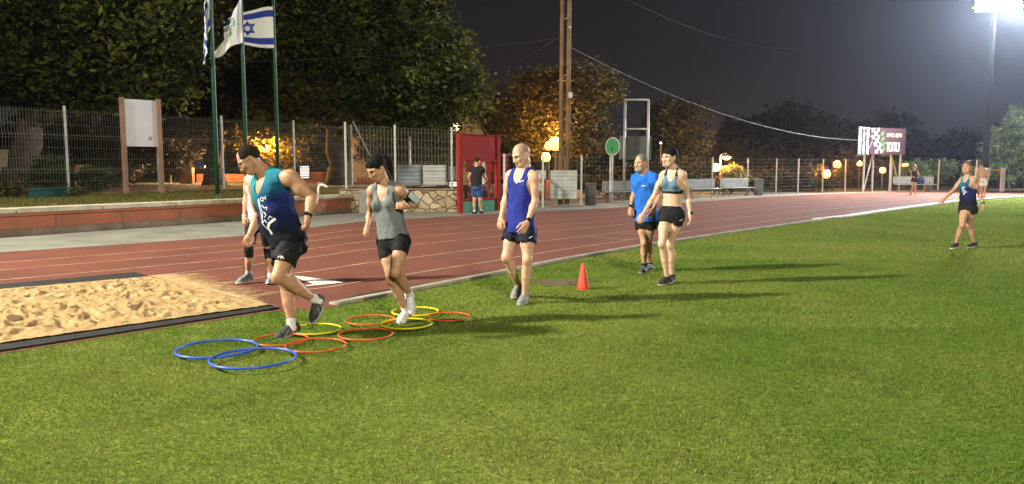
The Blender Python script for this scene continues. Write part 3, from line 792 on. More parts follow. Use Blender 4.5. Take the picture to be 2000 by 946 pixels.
# dense dark backdrop tree behind the flags
Yt = 31; b = at(420, 372, Yt + 3); b[2] = .7
tree('broad_leaved_tree', 'dark brownish tree filling the gap behind the signboard and first flagpole', b, at(430, 190, Yt + 3), .4, .28,
     [L_(330, 150, Yt + 3, 2.6, 2, 2.0), L_(430, 150, Yt + 3, 2.4, 2, 2.2), L_(300, 225, Yt + 2.5, 2.0, 1.6, 1.3), L_(450, 60, Yt + 3, 2.0, 2, 2.0), L_(500, 200, Yt + 3, 2.0, 1.6, 1.6), L_(390, 220, Yt + 3, 2.0, 1.6, 1.4), L_(380, 90, Yt + 3, 1.5, 1.5, 1.5)],
     30000, .26, PAL_BR, 12, .45)
Yt = 34; b = at(662, 366, Yt); b[2] = .7
tree('broad_leaved_tree', 'big dark green tree with a thick trunk behind the running woman', b, at(655, 215, Yt), .48, .36,
     [L_(560, 60, Yt, 2.6, 2.4, 2.2), L_(680, 30, Yt, 2.8, 2.4, 2.0), L_(780, 70, Yt, 2.5, 2.2, 2.0), L_(640, 140, Yt - .5, 2.8, 2.4, 2.0), L_(760, 160, Yt - .5, 2.7, 2.2, 2.0), L_(860, 130, Yt, 1.6, 1.8, 1.5), L_(850, 215, Yt - .6, 2.0, 1.6, 1.3),
      L_(905, 180, Yt, 1.0, 1.2, 1.2), L_(925, 150, Yt, .6, .8, .7), L_(935, 205, Yt, .6, .8, .6), L_(800, 20, Yt, 1.8, 1.6, 1.2), L_(885, 90, Yt, .9, 1, .7), L_(520, 140, Yt + .5, 2.2, 2, 2.2), L_(540, 225, Yt, 1.8, 1.6, 1.2), L_(660, -40, Yt, 3.2, 2.4, 1.6), L_(720, 225, Yt, 2.2, 1.8, 1.1), L_(800, 245, Yt - .4, 1.4, 1.3, .8), L_(560, -30, Yt, 2.2, 2, 1.6)],
     56000, .23, PAL_OL, 13, .48, per=40)
# tree lit from below by the orange lamps
Yt = 41; b = at(1085, 366, Yt); b[2] = 0
tree('broad_leaved_tree', 'autumn brown tree behind the utility pole, lit from below by orange lamps', b, at(1090, 255, Yt), .3, .22,
     [L_(1040, 200, Yt, 2.0, 2, 1.7), L_(1130, 190, Yt, 2.0, 2, 1.9), L_(1090, 230, Yt, 2.3, 2, 1.5), L_(1170, 180, Yt, 1.4, 1.6, 1.4), L_(1150, 150, Yt, 1.0, 1.2, 1.0), L_(1010, 250, Yt, 1.6, 1.5, 1.3), L_(1140, 260, Yt, 1.4, 1.4, 1.0), L_(1080, 165, Yt, 1.5, 1.5, 1.2), L_(1050, 285, Yt - .5, 1.0, 1.0, .7), L_(1120, 300, Yt - .3, .9, .9, .7), L_(1040, 305, Yt - .6, .8, .8, .5), L_(1095, 300, Yt, .8, .8, .8), L_(1075, 262, Yt - .6, 1.2, 1, .6), L_(1155, 295, Yt - .3, .8, .7, .4)],
     26000, .21, [(.022, .018, .006), (.045, .036, .010), (.085, .065, .018), (.09, .085, .022)], 14, .42, per=34)
Yt = 47; b = at(965, 360, Yt); b[2] = 0
tree('broad_leaved_tree', 'small dim tree in the gap right of the beige house', b, at(965, 270, Yt), .22, .16,
     [L_(950, 245, Yt, 1.6, 1.4, 1.3), L_(985, 235, Yt, 1.2, 1.2, 1.2), L_(975, 270, Yt, 1.5, 1.3, 1.1), L_(965, 205, Yt, .8, .8, 1.0)], 9000, .24, PAL_BR, 15, .4)
Yt = 49; b = at(1325, 372, Yt); b[2] = 0
tree('broad_leaved_tree', 'olive green tree rising behind the empty white frame', b, at(1325, 280, Yt), .25, .18,
     [L_(1310, 230, Yt, 1.7, 1.5, 1.5), L_(1345, 235, Yt, 1.5, 1.5, 1.5), L_(1300, 270, Yt, 1.8, 1.5, 1.4), L_(1340, 285, Yt, 1.6, 1.4, 1.3), L_(1320, 320, Yt, 2.0, 1.4, 1.0)], 9000, .24, [(.018, .017, .007), (.036, .034, .012), (.05, .048, .016)], 16, .36)
# far dark trees against the sky
far = [(1400, 290, 95, 5, 3.0, 'low dark tree left of the bungalow roof'), (1492, 214, 100, 5, 4.2, 'dark tree standing between the bungalow and the tallest far tree'), (1543, 192, 105, 5.2, 4.6, 'tallest dark tree against the sky beyond the fence'),
       (1595, 218, 108, 4.6, 4.2, 'dark rounded tree on the right shoulder of the tallest far tree'), (1652, 240, 104, 4.6, 3.6, 'dark tree directly left of the billboard'), (1733, 216, 115, 4.6, 4.0, 'dark tree rising behind the billboard'),
       (1850, 258, 110, 5.0, 4.4, 'dark tree beyond the bench at the far bend'), (1910, 245, 118, 5.0, 4.6, 'dark tree behind the floodlight mast'), (1975, 225, 122, 5.2, 5.0, 'dark tree behind the bright conifer')]
for k, (px, py, Y, rx, rz, lab) in enumerate(far):
    b = g(px, 340 if Y < 100 else 338.5); b = at(px, 350, Y); b[2] = 0
    top = at(px, py, Y)[2]
    r_ = random.Random(k)
    lobes = []
    zc = max(1.2, top - rz * .6)
    for q in range(11):
        lobes.append((np.array([b[0] + r_.uniform(-.8, .8) * rx, Y + r_.uniform(-1.5, 1.5), r_.uniform(.25, 1) * zc]), (rx * r_.uniform(.32, .5), 2.2, rx * r_.uniform(.28, .42))))
    lobes.append((np.array([b[0], Y, zc]), (rx * .5, 2.2, rz * .5)))
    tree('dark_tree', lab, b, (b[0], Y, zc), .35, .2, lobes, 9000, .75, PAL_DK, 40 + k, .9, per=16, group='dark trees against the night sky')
# bright conifer and shrubs at the right, lit by the spot added on the mast
def conifer(name, label, base, h, rad, n, seed, pal):
    t = thing(name, label, 'tree', base, 'trees around the sports ground'); r_ = np.random.default_rng(seed)
    mb = MB(); mb.tube([base, np.array(base) + [0, 0, h]], [.2, .03], 8); VV = []; CC = []
    pal = np.array(pal)
    for k in range(120):
        z = h * (.06 + .92 * r_.random()); L = rad * (1.05 - z / h) ** .8 * (.55 + .6 * r_.random()); a = r_.random() * 6.28
        up = .18 + .25 * r_.random(); p0 = np.array(base) + [0, 0, z]; d = np.array([math.cos(a), math.sin(a), up])
        e = p0 + d * L - np.array([0, 0, .10 * L * L])
        mb.tube([p0, p0 + d * L * .5, e], [.03, .02, .006], 4, cap=False)
        m_ = int(n / 120); tt = .15 + .9 * r_.random(m_)
        p = p0 + d * (L * tt)[:, None] - np.array([0, 0, 1]) * (.10 * (L * tt) ** 2)[:, None] + r_.normal(size=(m_, 3)) * .13
        ax = d * .6 + r_.normal(size=(m_, 3)) * .55 - [0, 0, .25]; ax /= np.linalg.norm(ax, axis=1)[:, None]; bx = np.cross(ax, r_.normal(size=(m_, 3))); bx /= np.linalg.norm(bx, axis=1)[:, None]
        s = .42 * (.5 + r_.random(m_))[:, None]
        VV.append(np.stack([p - ax * s * .4, p + bx * s * .13, p + ax * s * .6, p - bx * s * .13], 1).reshape(-1, 3))
        c = pal[r_.integers(0, len(pal), m_)] * (.6 + .5 * r_.random() + .4 * r_.random(m_))[:, None]; CC.append(np.repeat(c, 4, 0))
    V = np.concatenate(VV)
    mb.build('trunk', M_bark, t); mesh_np('crown', V, np.arange(len(V)).reshape(-1, 4), M_leaf, t, cols=np.concatenate(CC))
b = at(1980, 366, 56); b[2] = 0
conifer('conifer', 'bright green feathery conifer at the right edge beyond the far bend', b, 5.6, 3.2, 16000, 71, PAL_GR)
b = at(2062, 366, 55); b[2] = 0
conifer('conifer', 'green conifer half cut off by the right edge of the photo', b, 6.2, 3.0, 10000, 72, PAL_GR)
def bush(label, px, pyb, Y, w, h, n, pal, seed, leaf=.16, z0=0.0, group='shrubs behind the fence'):
    b = at(px, pyb, Y); b[2] = z0; r_ = random.Random(seed)
    t = thing('bush', label, 'shrub', b, group); mb = MB()
    lobes = []
    for k in range(6):
        c = np.array([b[0] + r_.uniform(-.6, .6) * w, Y + r_.uniform(-.4, .4), z0 + h * r_.uniform(.35, .75)]); lobes.append((c, (w * .45, .5, h * .3)))
        limb(mb, b, c, .03, .008, seed + k, 4, .1)
    mb.build('stems', M_bark, t); v, f, c = crown(lobes, n, leaf, pal, seed, .22, per=14); mesh_np('foliage', v, f, M_leaf, t, cols=c)
YEL = [(.10, .075, .012), (.16, .12, .02), (.22, .17, .03)]
bush('yellow lit leafy bush behind the two benches by the double lamp', 1428, 378, 44, 1.15, 1.75, 3600, YEL, 81)
bush('small yellow lit bush below the pair of round lamps', 1583, 376, 50, 1.3, 1.3, 2600, YEL, 82)
bush('pale green bush right of the billboard legs', 1775, 372, 57, 1.5, 2.0, 3000, PAL_GR, 83, .22)
bush('wide green bush behind the bench at the far bend', 1822, 371, 60, 2.2, 2.4, 4200, PAL_GR, 84, .24)
bush('low green shrub at the right end of the far fence', 1940, 370, 58, 3.2, 1.9, 4200, [(.02, .035, .02), (.05, .075, .035)], 85, .24)
bush('dark green shrub at the foot of the big left tree', 100, 372, 23.8, .8, 1.15, 2600, [(.02, .04, .012), (.04, .075, .02), (.06, .09, .03)], 86, .14, .7)
bush('small dark shrub just right of the leaning trunk', 195, 373, 24.6, .6, .8, 1400, [(.02, .04, .012), (.04, .07, .02)], 87, .13, .7)
bush('scraggly weed on the grass strip at the left edge', 15, 385, 20.2, .45, .35, 700, [(.03, .035, .012), (.05, .055, .018)], 88, .09, .68)
bush('dark shrub tuft at the fence foot right of the first post', 152, 384, 21.3, .35, .22, 420, [(.02, .03, .012), (.04, .05, .016)], 89, .08, .68)
bush('orange lit bush behind the fence between the second and third flagpoles', 535, 362, 37, 1.9, 2.9, 3000, [(.12, .08, .012), (.20, .12, .02), (.08, .08, .015)], 90, .18, .7)
bush('grey green bush on the bank behind the second fence', 785, 340, 38, 2.6, 2.4, 5200, [(.05, .045, .022), (.09, .075, .035)], 91, .2, .7)
bush('leafy bush hanging round the warm lamp by the beige house', 868, 330, 37, 1.4, 2.6, 2600, PAL_OL, 92, .2, .7)
bush('low dry hedge behind the low fence right of the utility pole', 1250, 392, 38, 3.4, 1.7, 5200, PAL_BR, 93, .2)
bush('low dry hedge behind the low fence near the middle posts', 1520, 380, 48, 4.0, 1.6, 5200, PAL_BR, 94, .22)
bush('dusky hedge behind the fence left of the billboard', 1655, 376, 55, 4.5, 2.0, 5200, PAL_BR, 95, .24)

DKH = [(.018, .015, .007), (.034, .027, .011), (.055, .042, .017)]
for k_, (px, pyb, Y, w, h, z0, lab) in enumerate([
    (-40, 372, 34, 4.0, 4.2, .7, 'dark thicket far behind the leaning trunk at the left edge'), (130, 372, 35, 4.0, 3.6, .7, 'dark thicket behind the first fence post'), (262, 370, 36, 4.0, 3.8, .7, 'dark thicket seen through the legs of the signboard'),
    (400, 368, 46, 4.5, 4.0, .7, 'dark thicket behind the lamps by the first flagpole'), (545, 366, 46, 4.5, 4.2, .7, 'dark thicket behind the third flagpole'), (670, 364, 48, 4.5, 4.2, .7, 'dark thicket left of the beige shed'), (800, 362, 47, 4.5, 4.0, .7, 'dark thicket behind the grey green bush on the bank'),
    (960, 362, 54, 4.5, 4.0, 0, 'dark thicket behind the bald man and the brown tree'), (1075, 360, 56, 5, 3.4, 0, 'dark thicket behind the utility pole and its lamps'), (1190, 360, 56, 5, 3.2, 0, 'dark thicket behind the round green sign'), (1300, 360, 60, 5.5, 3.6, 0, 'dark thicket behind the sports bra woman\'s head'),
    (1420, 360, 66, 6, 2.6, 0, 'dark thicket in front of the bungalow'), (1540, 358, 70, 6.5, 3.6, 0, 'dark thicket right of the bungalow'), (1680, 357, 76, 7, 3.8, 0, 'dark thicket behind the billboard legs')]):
    bush(lab, px, pyb, Y, w, h, 3800, DKH if px < 900 else [(.03, .022, .009), (.055, .04, .014), (.085, .062, .022)], 200 + k_, .34, z0, 'dark thickets behind the fences')  # right-hand thickets: lighter leaf colours standing in for warm lamp light

# ================================================================== BUILDINGS BEHIND
M_beige = mat('beige render', (.42, .32, .22), .9, .3, 1.2, .2, 20)
M_pink = mat('pinkish render', (.40, .25, .19), .9, .3, 1.2, .2, 20)
M_roof = mat('roof tiles', (.12, .07, .05), .9, .4, 8, .4, 20)
M_dark = mat('dark glass', (.02, .02, .025), .2)
def house(name, label, px0, px1, pyb, pyt, Y, depth, roofh, mwall, z0=0.0, wins=(), gable=True):
    a = at(px0, pyb, Y); b = at(px1, pyb, Y); zt = at(px0, pyt, Y)[2]
    w = b[0] - a[0]; t = thing(name, label, 'house', ((a[0] + b[0]) / 2, Y, z0))
    mb = MB(); mb.box(((a[0] + b[0]) / 2, Y + depth / 2, (z0 + zt) / 2), (w, depth, zt - z0))
    if gable and roofh: mb.prism([(0, 0), (w, 0), (w / 2, roofh)], (a[0], Y + .001, zt + .001), (1, 0, 0), (0, 0, 1), -depth + .002)
    mb.build('walls', mwall, t)
    if roofh:
        mb = MB()
        if gable:
            k = math.hypot(w / 2, roofh)
            for sg in (-1, 1):
                mb.beam(((a[0] + b[0]) / 2, Y + depth / 2, zt + roofh + .08), ((a[0] + b[0]) / 2 + sg * (w / 2 + .25), Y + depth / 2, zt + .08 - .25 * roofh / (w / 2)), depth + .5, .12, up=(0, 0, 1))
        else:
            o = .4; x0, x1, y0, y1 = a[0] - o, b[0] + o, Y - o, Y + depth + o; mx_ = (y1 - y0) / 2
            mb.add([(x0, y0, zt), (x1, y0, zt), (x1, y1, zt), (x0, y1, zt), (x0 + mx_, y0 + mx_, zt + roofh), (x1 - mx_, y0 + mx_, zt + roofh)], [(0, 1, 5, 4), (1, 2, 5), (2, 3, 4, 5), (3, 0, 4), (3, 2, 1, 0)])
        mb.build('roof', M_roof, t)
    for (x, z, ww, hh) in wins:
        fr_ = MB(); X0 = a[0] + x * w; 
        fr_.box((X0, Y - .03, z0 + z), (ww + .12, .06, hh + .12)); f_ = fr_.build('window', M_post, t)
        mb = MB(); mb.box((X0, Y - .075, z0 + z), (ww, .03, hh)); mb.build('pane', M_dark, f_)
    return t
house('house', 'beige gabled house half hidden by leaves behind the warm lamp', 862, 942, 365, 250, 42, 8, 1.55, M_beige, .5, [(.62, 2.3, .8, 1.0)])
house('shed', 'beige shed wall lit warmly behind the second fence', 688, 728, 365, 257, 40, 4, 0, M_beige, .6)
house('garden_wall', 'pinkish plastered wall behind the pale blue grey sheets', 828, 893, 368, 305, 39.5, .3, 0, M_pink, .3)
house('bungalow', 'dark bungalow with a low hipped roof beyond the fence', 1375, 1500, 372, 306, 75, 9, 1.5, mat('dim wall', (.12, .09, .07), .9), 0, [(.3, 1.6, 1.4, 1.0), (.7, 1.6, 1.4, 1.0)], gable=False)
# low orange-lit walls behind the terrace fence
M_terr = mat('terracotta plaster', (.36, .13, .055), .9, .4, 2, .2, 20)
def lowwall(label, px0, px1, py1, Y, h, material, name='garden_wall'):
    a = at(px0, py1, Y); b = at(px1, py1, Y); z1 = a[2]
    mb = MB(); mb.box(((a[0] + b[0]) / 2, Y, z1 - h / 2), (b[0] - a[0], .3, h)); return tag(mb.build(name, material, bevel=.02), label, 'wall')
lowwall('low terracotta wall behind the big dark tree trunk', 590, 668, 337, 38.5, 1.5, M_terr)
lowwall('short terracotta wall right of the dark tree trunk', 697, 735, 347, 37.5, 1.2, M_terr)
lowwall('terracotta pillar behind the fence left of the first flagpole', 352, 377, 328, 36, 1.6, M_terr)
lowwall('terracotta wall behind the first and second flagpoles', 385, 560, 340, 40, 1.6, M_terr)
lowwall('beige garden wall behind the leaning trunk at the left edge', -60, 24, 292, 27.5, 1.9, M_beige)
lowwall('small beige wall stub right of the first fence post', 148, 176, 322, 29, 1.4, M_beige)
lowwall('brick red low wall behind the white fence panels', 985, 1075, 352, 37, .9, M_terr)
# ================================================================== FLOODLIGHT MAST (upper right)
M_mast = mat('mast paint', (.006, .014, .016), .8, .3, 3)
M_glow = mat('floodlight glass', (.9, .95, 1), .3, emit=(.86, .94, 1.0), estr=700)
base = at(1921, 372, 46.0); base[2] = 0
hz = at(1940, 4, 46.0)[2]
ms = thing('floodlight_mast', 'tall dark floodlight mast with a dazzling white lamp head at the upper right', 'floodlight', base)
mb = MB(); mb.tube([base, (base[0], base[1], hz + .4)], [.21, .10], 14); mb.build('mast', M_mast, ms, smooth=True)
mb = MB(); mb.beam((base[0] - 1.35, base[1] - .1, hz - .35), (base[0] + 1.35, base[1] - .1, hz - .35), .09); mb.beam((base[0] - 1.35, base[1] - .1, hz + .4), (base[0] + 1.35, base[1] - .1, hz + .4), .09); mb.build('crossbar', M_galv, ms)
aim = Vector((14 - base[0], 20 - base[1], -hz)).normalized()
Rm = aim.to_track_quat('-Z', 'Y').to_matrix()
for r_ in (-.35, .02, .4):
    for k in range(4):
        c = Vector((base[0] - 1.0 + .665 * k, base[1] - .35, hz + r_))
        mb = MB(); mb.box(c, (.62, .5, .22), Rm); f_ = mb.build('lamp_housing', M_mast, ms, bevel=.03)
        mb = MB(); mb.box(c + Rm @ Vector((0, 0, -.125)), (.54, .42, .02), Rm); mb.build('lamp_glass', M_glow, f_)
mb = MB(); mb.box((base[0], base[1] - .28, 1.2), (.3, .2, .5)); mb.build('switch_box', M_galv, ms, bevel=.02)

# ================================================================== ORANGE GLOBE LAMPS
M_lpost = mat('lamp post paint', (.16, .13, .10), .6, .3, 4)
def glow(name, col, s): return mat(name, (.9, .8, .6), .4, emit=col, estr=s)
M_or = glow('sodium globe', (1.0, .44, .08), 3.6)
M_wm = glow('warm white globe', (1.0, .68, .30), 4)
def globe_lamp(label, px, py, Y, r=.2, m=None, style='globe', z0=0.0, arm=0.0, power=0, group='orange park lamps beyond the fence'):
    p = at(px, py, Y); t = thing('park_lamp', label, 'street lamp', (p[0] + arm, Y, z0), group)
    mb = MB(); mb.tube([(p[0] + arm, Y, z0), (p[0] + arm, Y, p[2] - (r if not arm else -r * .6))], [.045, .032], 8); 
    if arm: mb.tube([(p[0] + arm, Y, p[2] + r * .6), (p[0], Y, p[2] + r * 1.1)], .022, 6)
    mb.build('pole', M_lpost, t)
    if style == 'globe':
        mb = MB(); mb.sphere(p, r, 18, 12); mb.build('globe', m or M_or, t, smooth=True)
        mb = MB(); mb.lathe((p[0], p[1], p[2] - r - .03), [(.06, 0), (.1, .05), (.11, .07)], 12); mb.build('collar', M_lpost, t)
    else:
        mb = MB(); mb.lathe(p, [(.03, r * .75), (r * .5, r * .6), (r * 1.25, r * .2), (r * 1.25, r * .12)], 16); mb.build('hood', M_lpost, t)
        mb = MB(); mb.lathe(p, [(r * .5, -r * .45), (r * .95, -r * .1), (r * 1.1, r * .1)], 16); mb.build('bowl', m or M_or, t, smooth=True)
    if power:
        d = bpy.data.lights.new('lamp_bulb', 'POINT'); d.energy = power * 2.0; d.color = (1.0, .62, .30) if m is M_wm else (1.0, .46, .10); d.shadow_soft_size = r * 1.02
        o = bpy.data.objects.new('lamp_bulb', d); COL.objects.link(o); o.parent = t; o.location = (-arm, -.0, p[2] - z0 + (r * 1.6 if style == 'globe' else -r))
    return t
globe_lamp('round orange lamp low in front of the brown tree, left of the utility pole', 1066, 308, 36, .22, power=260)
globe_lamp('large orange bowl lamp shining into the leaves beside the utility pole', 1085, 281.5, 38.9, .34, power=430)
globe_lamp('second orange bowl lamp close behind, its light on the brown leaves', 1072, 286, 39.0, .22, power=120)
globe_lamp('warm white lamp among leaves above the red frame', 889, 248, 37, .21, M_wm, z0=.6, power=45)
globe_lamp('hooded orange lamp on a tall post above the yellow bush', 1419, 308, 44.5, .24, style='hood', arm=-.34, power=700)
globe_lamp('round warm lamp left of the hooded one, at the yellow bush', 1398, 328, 44.2, .23, M_wm, power=450)
globe_lamp('upper of two round orange lamps left of the billboard', 1635, 322, 53, .26, power=450, arm=-.3)
globe_lamp('lower of two round orange lamps left of the billboard', 1614, 341, 47.5, .25, power=500, arm=-.0)
globe_lamp('small orange lamp just left of the billboard legs', 1679, 320.5, 50, .17, power=200)
globe_lamp('small orange lamp between the billboard legs', 1724, 333.5, 51, .2, power=260)
globe_lamp('tiny distant orange lamp left of the far walker', 1765, 323, 54, .12)
globe_lamp('tiny distant orange lamp touching its twin by the far walker', 1771, 322.5, 54.5, .12)
# lamps and lit things behind the terrace fence
globe_lamp('bright yellow lamp hidden in the orange bush behind the flagpoles', 519, 292, 36.1, .18, M_or, z0=.7, power=1300, group='small lamps behind the terrace fence')
globe_lamp('pale lamp behind the fence left of the first post past the bush', 571, 303, 38.5, .15, M_wm, z0=.7, power=300, group='small lamps behind the terrace fence')
globe_lamp('small white lamp low behind the fence right of the signboard', 332, 327, 37, .13, M_wm, z0=.6, power=420, group='small lamps behind the terrace fence')
globe_lamp('small white lamp low behind the fence near the first flagpole', 404, 328, 37, .11, M_wm, z0=.6, power=520, group='small lamps behind the terrace fence')
globe_lamp('small white lamp in the distance beside the woman in the sports bra', 1290.5, 280, 47, .07, glow('cold lamp', (.9, .95, 1), 6), group='small lamps behind the terrace fence')
M_lit = glow('lit slats', (.95, .97, 1.0), 1.6)
def lit_grille(label, px0, px1, py0, py1, Y, n):
    a = at(px0, py0, Y); b = at(px1, py1, Y); t = thing('lit_grille', label, 'lit window', ((a[0] + b[0]) / 2, Y, b[2]))
    mb = MB(); mb.box(((a[0] + b[0]) / 2, Y + .05, (a[2] + b[2]) / 2), (b[0] - a[0] + .1, .06, a[2] - b[2] + .1)); mb.build('frame', M_dark, t)
    mb = MB(); h = (a[2] - b[2]) / n
    for k in range(n): mb.box(((a[0] + b[0]) / 2, Y, b[2] + h * (k + .5)), (b[0] - a[0], .03, h * .55))
    mb.build('slats', M_lit, t)
lit_grille('bright white slatted window low behind the fence beside the leaning man', 586, 604, 324, 349, 38, 6)
lit_grille('bright white slatted grille at the left edge of the red frame', 878, 893.5, 355, 365, 28.5, 3)

# ================================================================== UTILITY POLE, WIRES
M_timb = mat('creosoted timber', (.21, .125, .06), .9, .45, 3.2, .4, 22)
ub = g(1101, 399.5); uY = ub[1]
up = thing('utility_pole', 'tall twin timber utility pole rising out of the top of the photo', 'utility pole', ub)
tz = at(1105, -70, uY)[2]
for px0, px1 in ((1094.5, 1099), (1107.5, 1113)):
    a = at(px0, 399, uY); b = at(px1, -70, uY); mb = MB(); mb.tube([(a[0], uY, 0), (b[0] , uY, tz)], [.105, .078], 12); mb.build('pole', M_timb, up, smooth=True)
mb = MB()
for py in (40, 150, 235, 300, 352):
    a = at(1097, py, uY); b = at(1112, py - 6, uY); mb.tube([a, b], .022, 6)
mb.build('cross_bolt', M_galv, up)
for a_, b_ in (((1097, 352), (1109, 300)), ((1109, 345), (1098, 285))):
    mb = MB(); mb.tube([at(*a_, uY - .09), at(*b_, uY - .09)], .03, 6); mb.build('brace', M_timb, up)
a = at(1114, 186, uY - .1); mb = MB(); mb.box(a, (.15, .14, .22)); mb.build('junction_box', M_galv, up, bevel=.01)
a = at(1113, 54, uY - .1); mb = MB(); mb.box(a, (.10, .1, .08)); mb.build('insulator', M_galv, up, bevel=.01)
a = at(1088, 158, uY - .08); b = at(1119, 158, uY - .08); mb = MB(); mb.beam(a, b, .05); mb.build('crossarm', M_timb, up)
def wire(label, a, b, sag, r, m, n=24, group='overhead wires'):
    pts = [a + (b - a) * t - np.array([0, 0, 4 * sag * t * (1 - t)]) for t in np.linspace(0, 1, n)]
    mb = MB(); mb.tube(pts, r, 5); tag(mb.build('overhead_wire', m), label, 'wire', group)
M_cab = mat('pale cable', (.27, .27, .27), .5); M_blk = mat('black cable', (.012, .012, .012), .6)
wire('pale cable sagging from the utility pole to the billboard', at(1113, 92, uY), at(1677, 274, 46.2), .85, .0095, M_cab, 40)
wire('thin dark wire running from the utility pole to the left across the tree tops', at(1096, 74, uY), at(-160, 112, 24), .5, .010, M_blk)
wire('thin dark wire dropping from the utility pole behind the trees on the left', at(1094, 70, uY), at(880, 180, 44), .25, .010, M_blk)
wire('faint thin wire high in the sky right of the utility pole', at(1112, -60, uY), at(1560, 95, 60), .9, .0045, mat('grey cable', (.05, .05, .05), .7))

# ================================================================== FENCE SHEETS
M_wsheet = mat('pale corrugated sheet', (.40, .42, .40), .65, .2, 3)
M_bsheet = mat('blue grey sheet', (.19, .23, .26), .65, .2, 3)
def sheet(label, px0, px1, py0, py1, Y, m, ribs=7):
    a = at(px0, py0, Y); b = at(px1, py1, Y); mb = MB(); H_ = a[2] - b[2]; k = ribs * 2
    zs = [b[2] + H_ * i / k for i in range(k + 1)]; vs = []
    for i, z in enumerate(zs):
        d = -.018 if i % 2 else 0
        vs += [(a[0], Y + d, z), (b[0], Y + d, z)]
    for i, z in enumerate(zs):
        d = -.018 if i % 2 else 0
        vs += [(a[0], Y + d + .012, z), (b[0], Y + d + .012, z)]
    o = 2 * (k + 1); fs = []
    for i in range(k):
        fs += [(2 * i, 2 * i + 1, 2 * i + 3, 2 * i + 2), (o + 2 * i + 2, o + 2 * i + 3, o + 2 * i + 1, o + 2 * i), (2 * i, 2 * i + 2, o + 2 * i + 2, o + 2 * i), (2 * i + 1, o + 2 * i + 1, o + 2 * i + 3, 2 * i + 3)]
    fs += [(0, o, o + 1, 1), (2 * k, 2 * k + 1, o + 2 * k + 1, o + 2 * k)]
    mb.add(vs, fs); tag(mb.build('fence_sheet', m), label, 'panel', 'sheets fixed to the fences')
sheet('large pale ribbed sheet on the fence below the utility pole', 1075, 1127, 333, 389, 30.4, M_wsheet, 8)
sheet('small pale ribbed sheet behind the bald man, left of the larger one', 1047, 1066, 333, 350, 31.4, M_wsheet, 3)
sheet('pale sheet low down behind the bald man\'s arm', 1049, 1060, 359, 373, 31.5, M_wsheet, 3)
sheet('pale ribbed sheet on the fence above the stone wall', 826, 872, 323, 362, 27.6, M_wsheet, 6)
sheet('blue grey sheet left of the pale sheet above the stone wall', 776, 824, 322.5, 361, 28.2, M_bsheet, 5)
sheet('narrow blue grey sheet between the pale sheet and the red frame', 877, 889, 326, 354, 28.9, M_bsheet, 4)

# ================================================================== RED FRAME WITH CUT-OUT FIGURES
M_red = mat('red painted steel', (.24, .021, .016), .85, .25, 3, spec=.08)
M_red2 = mat('dark red painted steel', (.17, .012, .012), .6, .25, 3)
M_grn = mat('green painted panel', (.012, .15, .065), .6, .25, 3)
FA, FB = g(896, 417.5), g(974, 411.5)
fd = FB - FA; fl = np.linalg.norm(fd); fu = fd / fl; fa = math.atan2(fd[1], fd[0])
ftop = (325 - 262) * FA[1] / F + CAMH
rf = thing('red_frame', 'tall red steel frame with red cut-out runner figures and a green base', 'display frame', (FA + FB) / 2)
def fbox(u0, u1, z0, z1, dy, th, name, m, bevel=.006):
    c = FA + fu * (u0 + u1) / 2 * fl; mb = MB(); nn = np.array([-fu[1], fu[0], 0])
    c = c + nn * dy; mb.box((c[0], c[1], (z0 + z1) / 2), ((u1 - u0) * fl, th, z1 - z0), fa); return mb.build(name, m, rf, bevel=bevel)
fbox(-.01, .075, 0, ftop, 0, .13, 'post', M_red); fbox(.925, 1.01, 0, ftop, 0, .13, 'post', M_red)
fbox(.077, .923, ftop - .82, ftop - .03, 0, .05, 'top_panel', M_red)
fbox(.077, .923, ftop - .028, ftop, 0, .12, 'top_rail', M_red); fbox(.077, .923, ftop - .90, ftop - .822, 0, .10, 'middle_rail', M_red)
fbox(.077, .923, .40, .47, 0, .10, 'bottom_rail', M_red); fbox(.077, .923, .02, .398, 0, .04, 'base_panel', M_grn)
fbox(.46, .53, .47, ftop - .902, 0, .05, 'mullion', M_red)
def figure(u, flip):
    pts = [(-.02, 0), (.05, .0), (.07, .42), (.10, .72), (.16, .95), (.13, 1.18), (.17, 1.28), (.16, 1.36), (.08, 1.40), (.07, 1.46), (.10, 1.54), (.05, 1.62), (-.03, 1.60), (-.05, 1.52), (-.03, 1.44), (-.12, 1.38), (-.19, 1.18), (-.22, .92), (-.16, .92), (-.12, 1.12), (-.09, .85), (-.12, .62), (-.06, .35)]
    if flip: pts = [(-x, y) for x, y in pts][::-1]
    o = FA + fu * u * fl; mb = MB(); mb.prism([(x * 1.05, y * .93) for x, y in pts], (o[0], o[1], .47), tuple(fu), (0, 0, 1), .02)
    mb.build('cut_out_figure', M_red, rf)
figure(.27, False); figure(.74, True)
# dark lattice and a second smaller dark red frame beside it
SBx = thing('red_frame', 'smaller dark red frame just right of the tall red frame', 'display frame', g(984, 408))
pA, pB = g(976, 409.5) + np.array([0, .5, 0]), g(990, 407.0) + np.array([0, .5, 0])
zt = (325 - 301) * pA[1] / F + CAMH
for p in (pA, pB):
    mb = MB(); mb.box((p[0], p[1], zt / 2), (.07, .07, zt)); mb.build('post', M_red2, SBx)
for z in (.35, 1.1, zt - .04):
    mb = MB(); mb.beam((pA[0] + .036, pA[1], z), (pB[0] - .036, pB[1], z), .06); mb.build('rail', M_red2, SBx)
mb = MB(); mb.box(((pA[0] + pB[0]) / 2, (pA[1] + pB[1]) / 2 + .02, (1.13 + zt - .07) / 2), (pB[0] - pA[0] - .07, .02, zt - .07 - 1.13), math.atan2(pB[1] - pA[1], pB[0] - pA[0])); mb.build('panel', M_red2, SBx)
